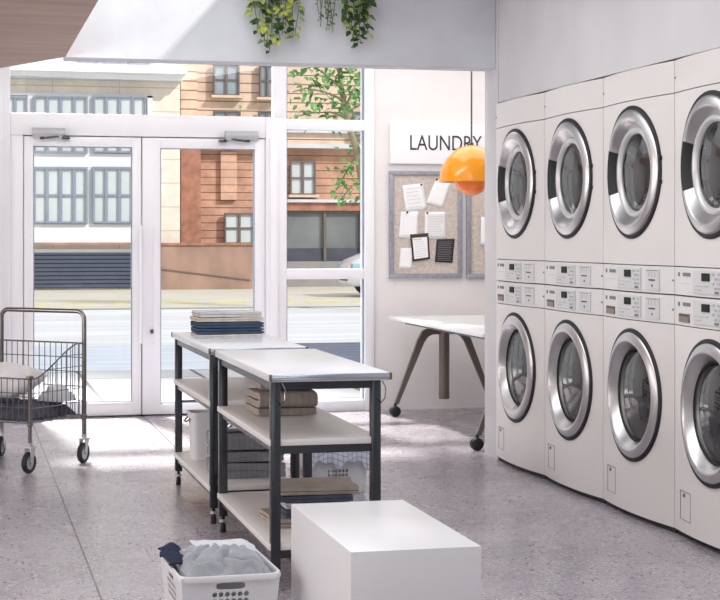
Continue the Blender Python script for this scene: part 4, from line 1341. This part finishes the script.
# ramp wall in front of brick building
YR = 42.4
rw = thing('ramp_wall', 'low rust-brown wall in front of the brick building beside the stone pier', 'wall', (0, 0, 0))
xa_, xb_ = atY(160, 280, YR).x, atY(280, 280, YR).x
zt_l = atY(160, 243, YR).z; zt_r = atY(252, 243.5, YR).z
MB().box(xa_, xb_, YR, YR + .35, -0.1, zt_l - .06).build('wall_body', M['rampwall'], rw, smooth=False)
MB().box(xa_ - .02, xb_ + .02, YR - .05, YR + .4, zt_l - .06, zt_l).build('coping', M['brickplain'], rw, smooth=False)
m = MB(); p = atY(160, 269, YR); q = atY(250, 280, YR)
m.beam((p.x, YR - .01, p.z), (q.x, YR - .01, q.z), .04, .03); m.build('groove', M['brownframe'], rw, smooth=False)

# ------------------------------------------------------------------ street tree
def street_tree():
    rnd = random.Random(12)
    Y = 30.0
    base = atZ(368, 310, 0.0)
    base = Vector((atY(369, 300, Y).x, Y, -0.005))
    root = thing('street_tree', 'young green street tree on the far pavement seen through the side window', 'tree', base)
    def P(px, py, dy=0.0): return atY(px, py, Y + dy) - base
    t = MB()
    t.tube([Vector((0, 0, 0)), P(367, 240), P(363, 185), P(357, 150), P(350, 130), P(345, 110), P(341, 85), P(338, 50), P(336, 10)], [.09, .085, .08, .07, .06, .055, .05, .04, .02], 8)
    branches = [[(347, 118), (330, 112), (312, 113), (298, 116)], [(344, 100), (325, 92), (306, 88), (293, 92)], [(342, 88), (322, 72), (308, 62), (300, 50)],
                [(345, 108), (352, 92), (360, 78), (366, 60)], [(340, 70), (350, 52), (360, 40)], [(358, 152), (350, 165), (343, 178), (336, 190)], [(360, 160), (372, 150), (384, 146)], [(340, 75), (328, 50), (318, 30)], [(346, 112), (362, 104), (378, 98)], [(362, 180), (352, 186), (346, 193), (342, 198)]]
    lf = MB()
    for bi, br in enumerate(branches):
        pts = [P(x, y, rnd.uniform(-.5, .5) * (i > 0)) for i, (x, y) in enumerate(br)]
        t.tube(pts, [.03] + [.015] * (len(pts) - 1), 5)
        n = 95 if bi not in (0, 5, 6, 9) else 38
        for k in range(n):
            s_ = rnd.random() * (len(pts) - 1); i = min(int(s_), len(pts) - 2)
            if s_ < .25: s_ += .3
            c = pts[i].lerp(pts[i + 1], s_ - i)
            spread = .20 if bi in (5, 9, 0) else .30
            c = c + Vector((rnd.gauss(0, spread), rnd.gauss(0, spread), rnd.gauss(0, spread * .8)))
            d = Vector((rnd.uniform(-1, 1), rnd.uniform(-1, 1), rnd.uniform(-1, .2))).normalized()
            leaf(lf, c, d, Vector((.1, -.5, .8)), rnd.uniform(.11, .19), rnd.uniform(.07, .11), 0)
    t.build('trunk', M['bark'], root)
    lf.build('leaves', M['treeleaf'], root, smooth=False)
street_tree()

# ------------------------------------------------------------------ parked car
def car():
    Yc = 36.5
    nose = atY(343.5, 270, Yc)
    root = thing('car', 'white parked car with its nose showing in the side window', 'car', (nose.x, Yc, -0.005))
    secs = [(0.0, .32, .62, .55), (0.10, .24, .84, .72), (0.45, .22, .98, .82), (1.05, .22, 1.08, .86), (1.15, .22, 1.10, .86), (2.0, .22, 1.12, .88), (3.3, .22, 1.10, .88), (3.9, .24, 1.02, .84), (4.15, .34, .80, .72)]
    rings = []
    for x, zl, zh_, hw_ in secs:
        ring = []
        for k in range(20):
            a = 2 * PI * k / 20
            c, s = math.cos(a), math.sin(a)
            ring.append((x, hw_ * math.copysign(abs(c) ** .45, c), (zl + zh_) / 2 + (zh_ - zl) / 2 * math.copysign(abs(s) ** .6, s)))
        rings.append(ring)
    MB().ringloft(rings).build('body', M['carwhite'], root, angle=50)
    cab = [(0.95, 1.00, 1.06, .80), (1.6, 1.0, 1.45, .70), (2.1, 1.0, 1.52, .68), (3.0, 1.0, 1.48, .68), (3.75, 1.0, 1.06, .76)]
    MB().ringloft([[(x, -h_, z0_), (x, h_, z0_), (x, h_ * .9, z1_), (x, -h_ * .9, z1_)] for x, z0_, z1_, h_ in cab]).build('cabin_glass', M['carglass'], root, angle=60)
    MB().ringloft([[(x, -h_, z_ - .05), (x, h_, z_ - .05), (x, h_ * .95, z_ + .02), (x, -h_ * .95, z_ + .02)] for x, z_, h_ in ((1.6, 1.45, .64), (2.1, 1.52, .63), (3.0, 1.48, .63))]).build('roof', M['carwhite'], root, angle=60)
    for x in (.75, 3.3):
        for y in (-.86, .86):
            w = MB().lathe([(.0, -.09), (.2, -.1), (.3, -.09), (.32, -.05), (.32, .05), (.3, .09), (.2, .1), (0, .09)], (x, y * .93, .32), 'Y', 28)
            wo = w.build('wheel', M['black'], root, angle=50)
            MB().lathe([(.0, -.11), (.17, -.105), (.19, -.09)], (x, y * .93 , .32), 'Y', 24).build('hubcap', M['zinc'], wo)
    for s_ in (-1, 1):
        MB().box(.03, .34, s_ * .66 - .12, s_ * .66 + .13, .62, .76, .03).build('headlamp', M['carlight'], root)
    MB().box(-.012, .06, -.4, .4, .36, .50, .02).build('grille', M['shopdark'], root)
car()

# ================================================================== LIGHT
w = bpy.data.worlds.new('World'); bpy.context.scene.world = w; w.use_nodes = True
bg = w.node_tree.nodes['Background']
bg.inputs[0].default_value = (0.93, 0.96, 1.0, 1); bg.inputs[1].default_value = 1.0

def aim(o, tgt):
    o.rotation_euler = (Vector(tgt) - o.location).to_track_quat('-Z', 'Y').to_euler()
def sun(name, d, energy, color, ang=0.6):
    l = bpy.data.lights.new(name, 'SUN'); l.energy = energy; l.color = color; l.angle = R(ang)
    o = bpy.data.objects.new(name, l); C.objects.link(o)
    o.rotation_euler = Vector(d).to_track_quat('-Z', 'Y').to_euler(); o.location = (2, -6, 12)
    return o
def area(name, loc, tgt, sx_, sy_, energy, color=(1, 1, 1), spread=180):
    l = bpy.data.lights.new(name, 'AREA'); l.shape = 'RECTANGLE'; l.size = sx_; l.size_y = sy_; l.energy = energy; l.color = color
    l.spread = R(spread)
    o = bpy.data.objects.new(name, l); C.objects.link(o); o.location = loc; aim(o, tgt); return o
sun('sun_light', (-0.322, 0.41, -0.355), 2.9, (1.0, 0.985, 0.96), 2.0)
l = bpy.data.lights.new('door_patch_spot', 'SPOT'); l.energy = 150000; l.spot_size = R(12.5); l.spot_blend = 0.3; l.shadow_soft_size = 1.3; l.color = (1, .97, .93)  # added spot that makes the bright floor patch inside the doors
o = bpy.data.objects.new('door_patch_spot', l); C.objects.link(o); o.location = (-1.5, 29.5, 19.0); aim(o, (0.6, 12.9, 0.6))
area('skylight_fill', (1.3, 5.6, 3.15), (1.3, 5.6, 0), 1.3, 6.0, 70, (.96, .98, 1.0))  # area fill added in the roof opening for more soft light
area('rear_fill', (-0.6, -3.6, 1.9), (1.6, 8, 1.0), 4.5, 2.0, 70, (.97, .98, 1))  # fill added behind the camera for faces turned that way
for k, yy in enumerate((3.8, 6.4, 9.0)):
    area('left_fill', (-3.45, yy, 1.5), (3.0, yy + .6, 1.1), 1.5, 1.6, 46, (1, .98, .96))  # fills added at the left wall to brighten the machine fronts
area('entrance_fill', (1.0, 9.95, 2.90), (1.3, 12.5, 1.1), 3.4, 0.25, 40, (1, .99, .98))  # fill added behind the beam to brighten the door frames
area('alcove_fill', (3.6, 11.3, 2.92), (3.6, 11.4, 0), 2.0, 1.6, 26, (1, .99, .985))  # fill added under the ceiling to brighten desk and back wall

# ================================================================== CAMERA
cam = bpy.data.cameras.new('camera'); co = bpy.data.objects.new('camera', cam); C.objects.link(co)
cam.sensor_width = 36.0; cam.lens = 36.0 * F / 720.0
cam.shift_y = -(300.0 - HZ) / 720.0
cam.clip_end = 300
co.location = (0, 0, CZ); co.rotation_euler = (R(90), 0, -TH)
sc = bpy.context.scene
sc.camera = co
sc.view_settings.view_transform = 'Standard'
sc.view_settings.look = 'None'
sc.view_settings.exposure = -0.06
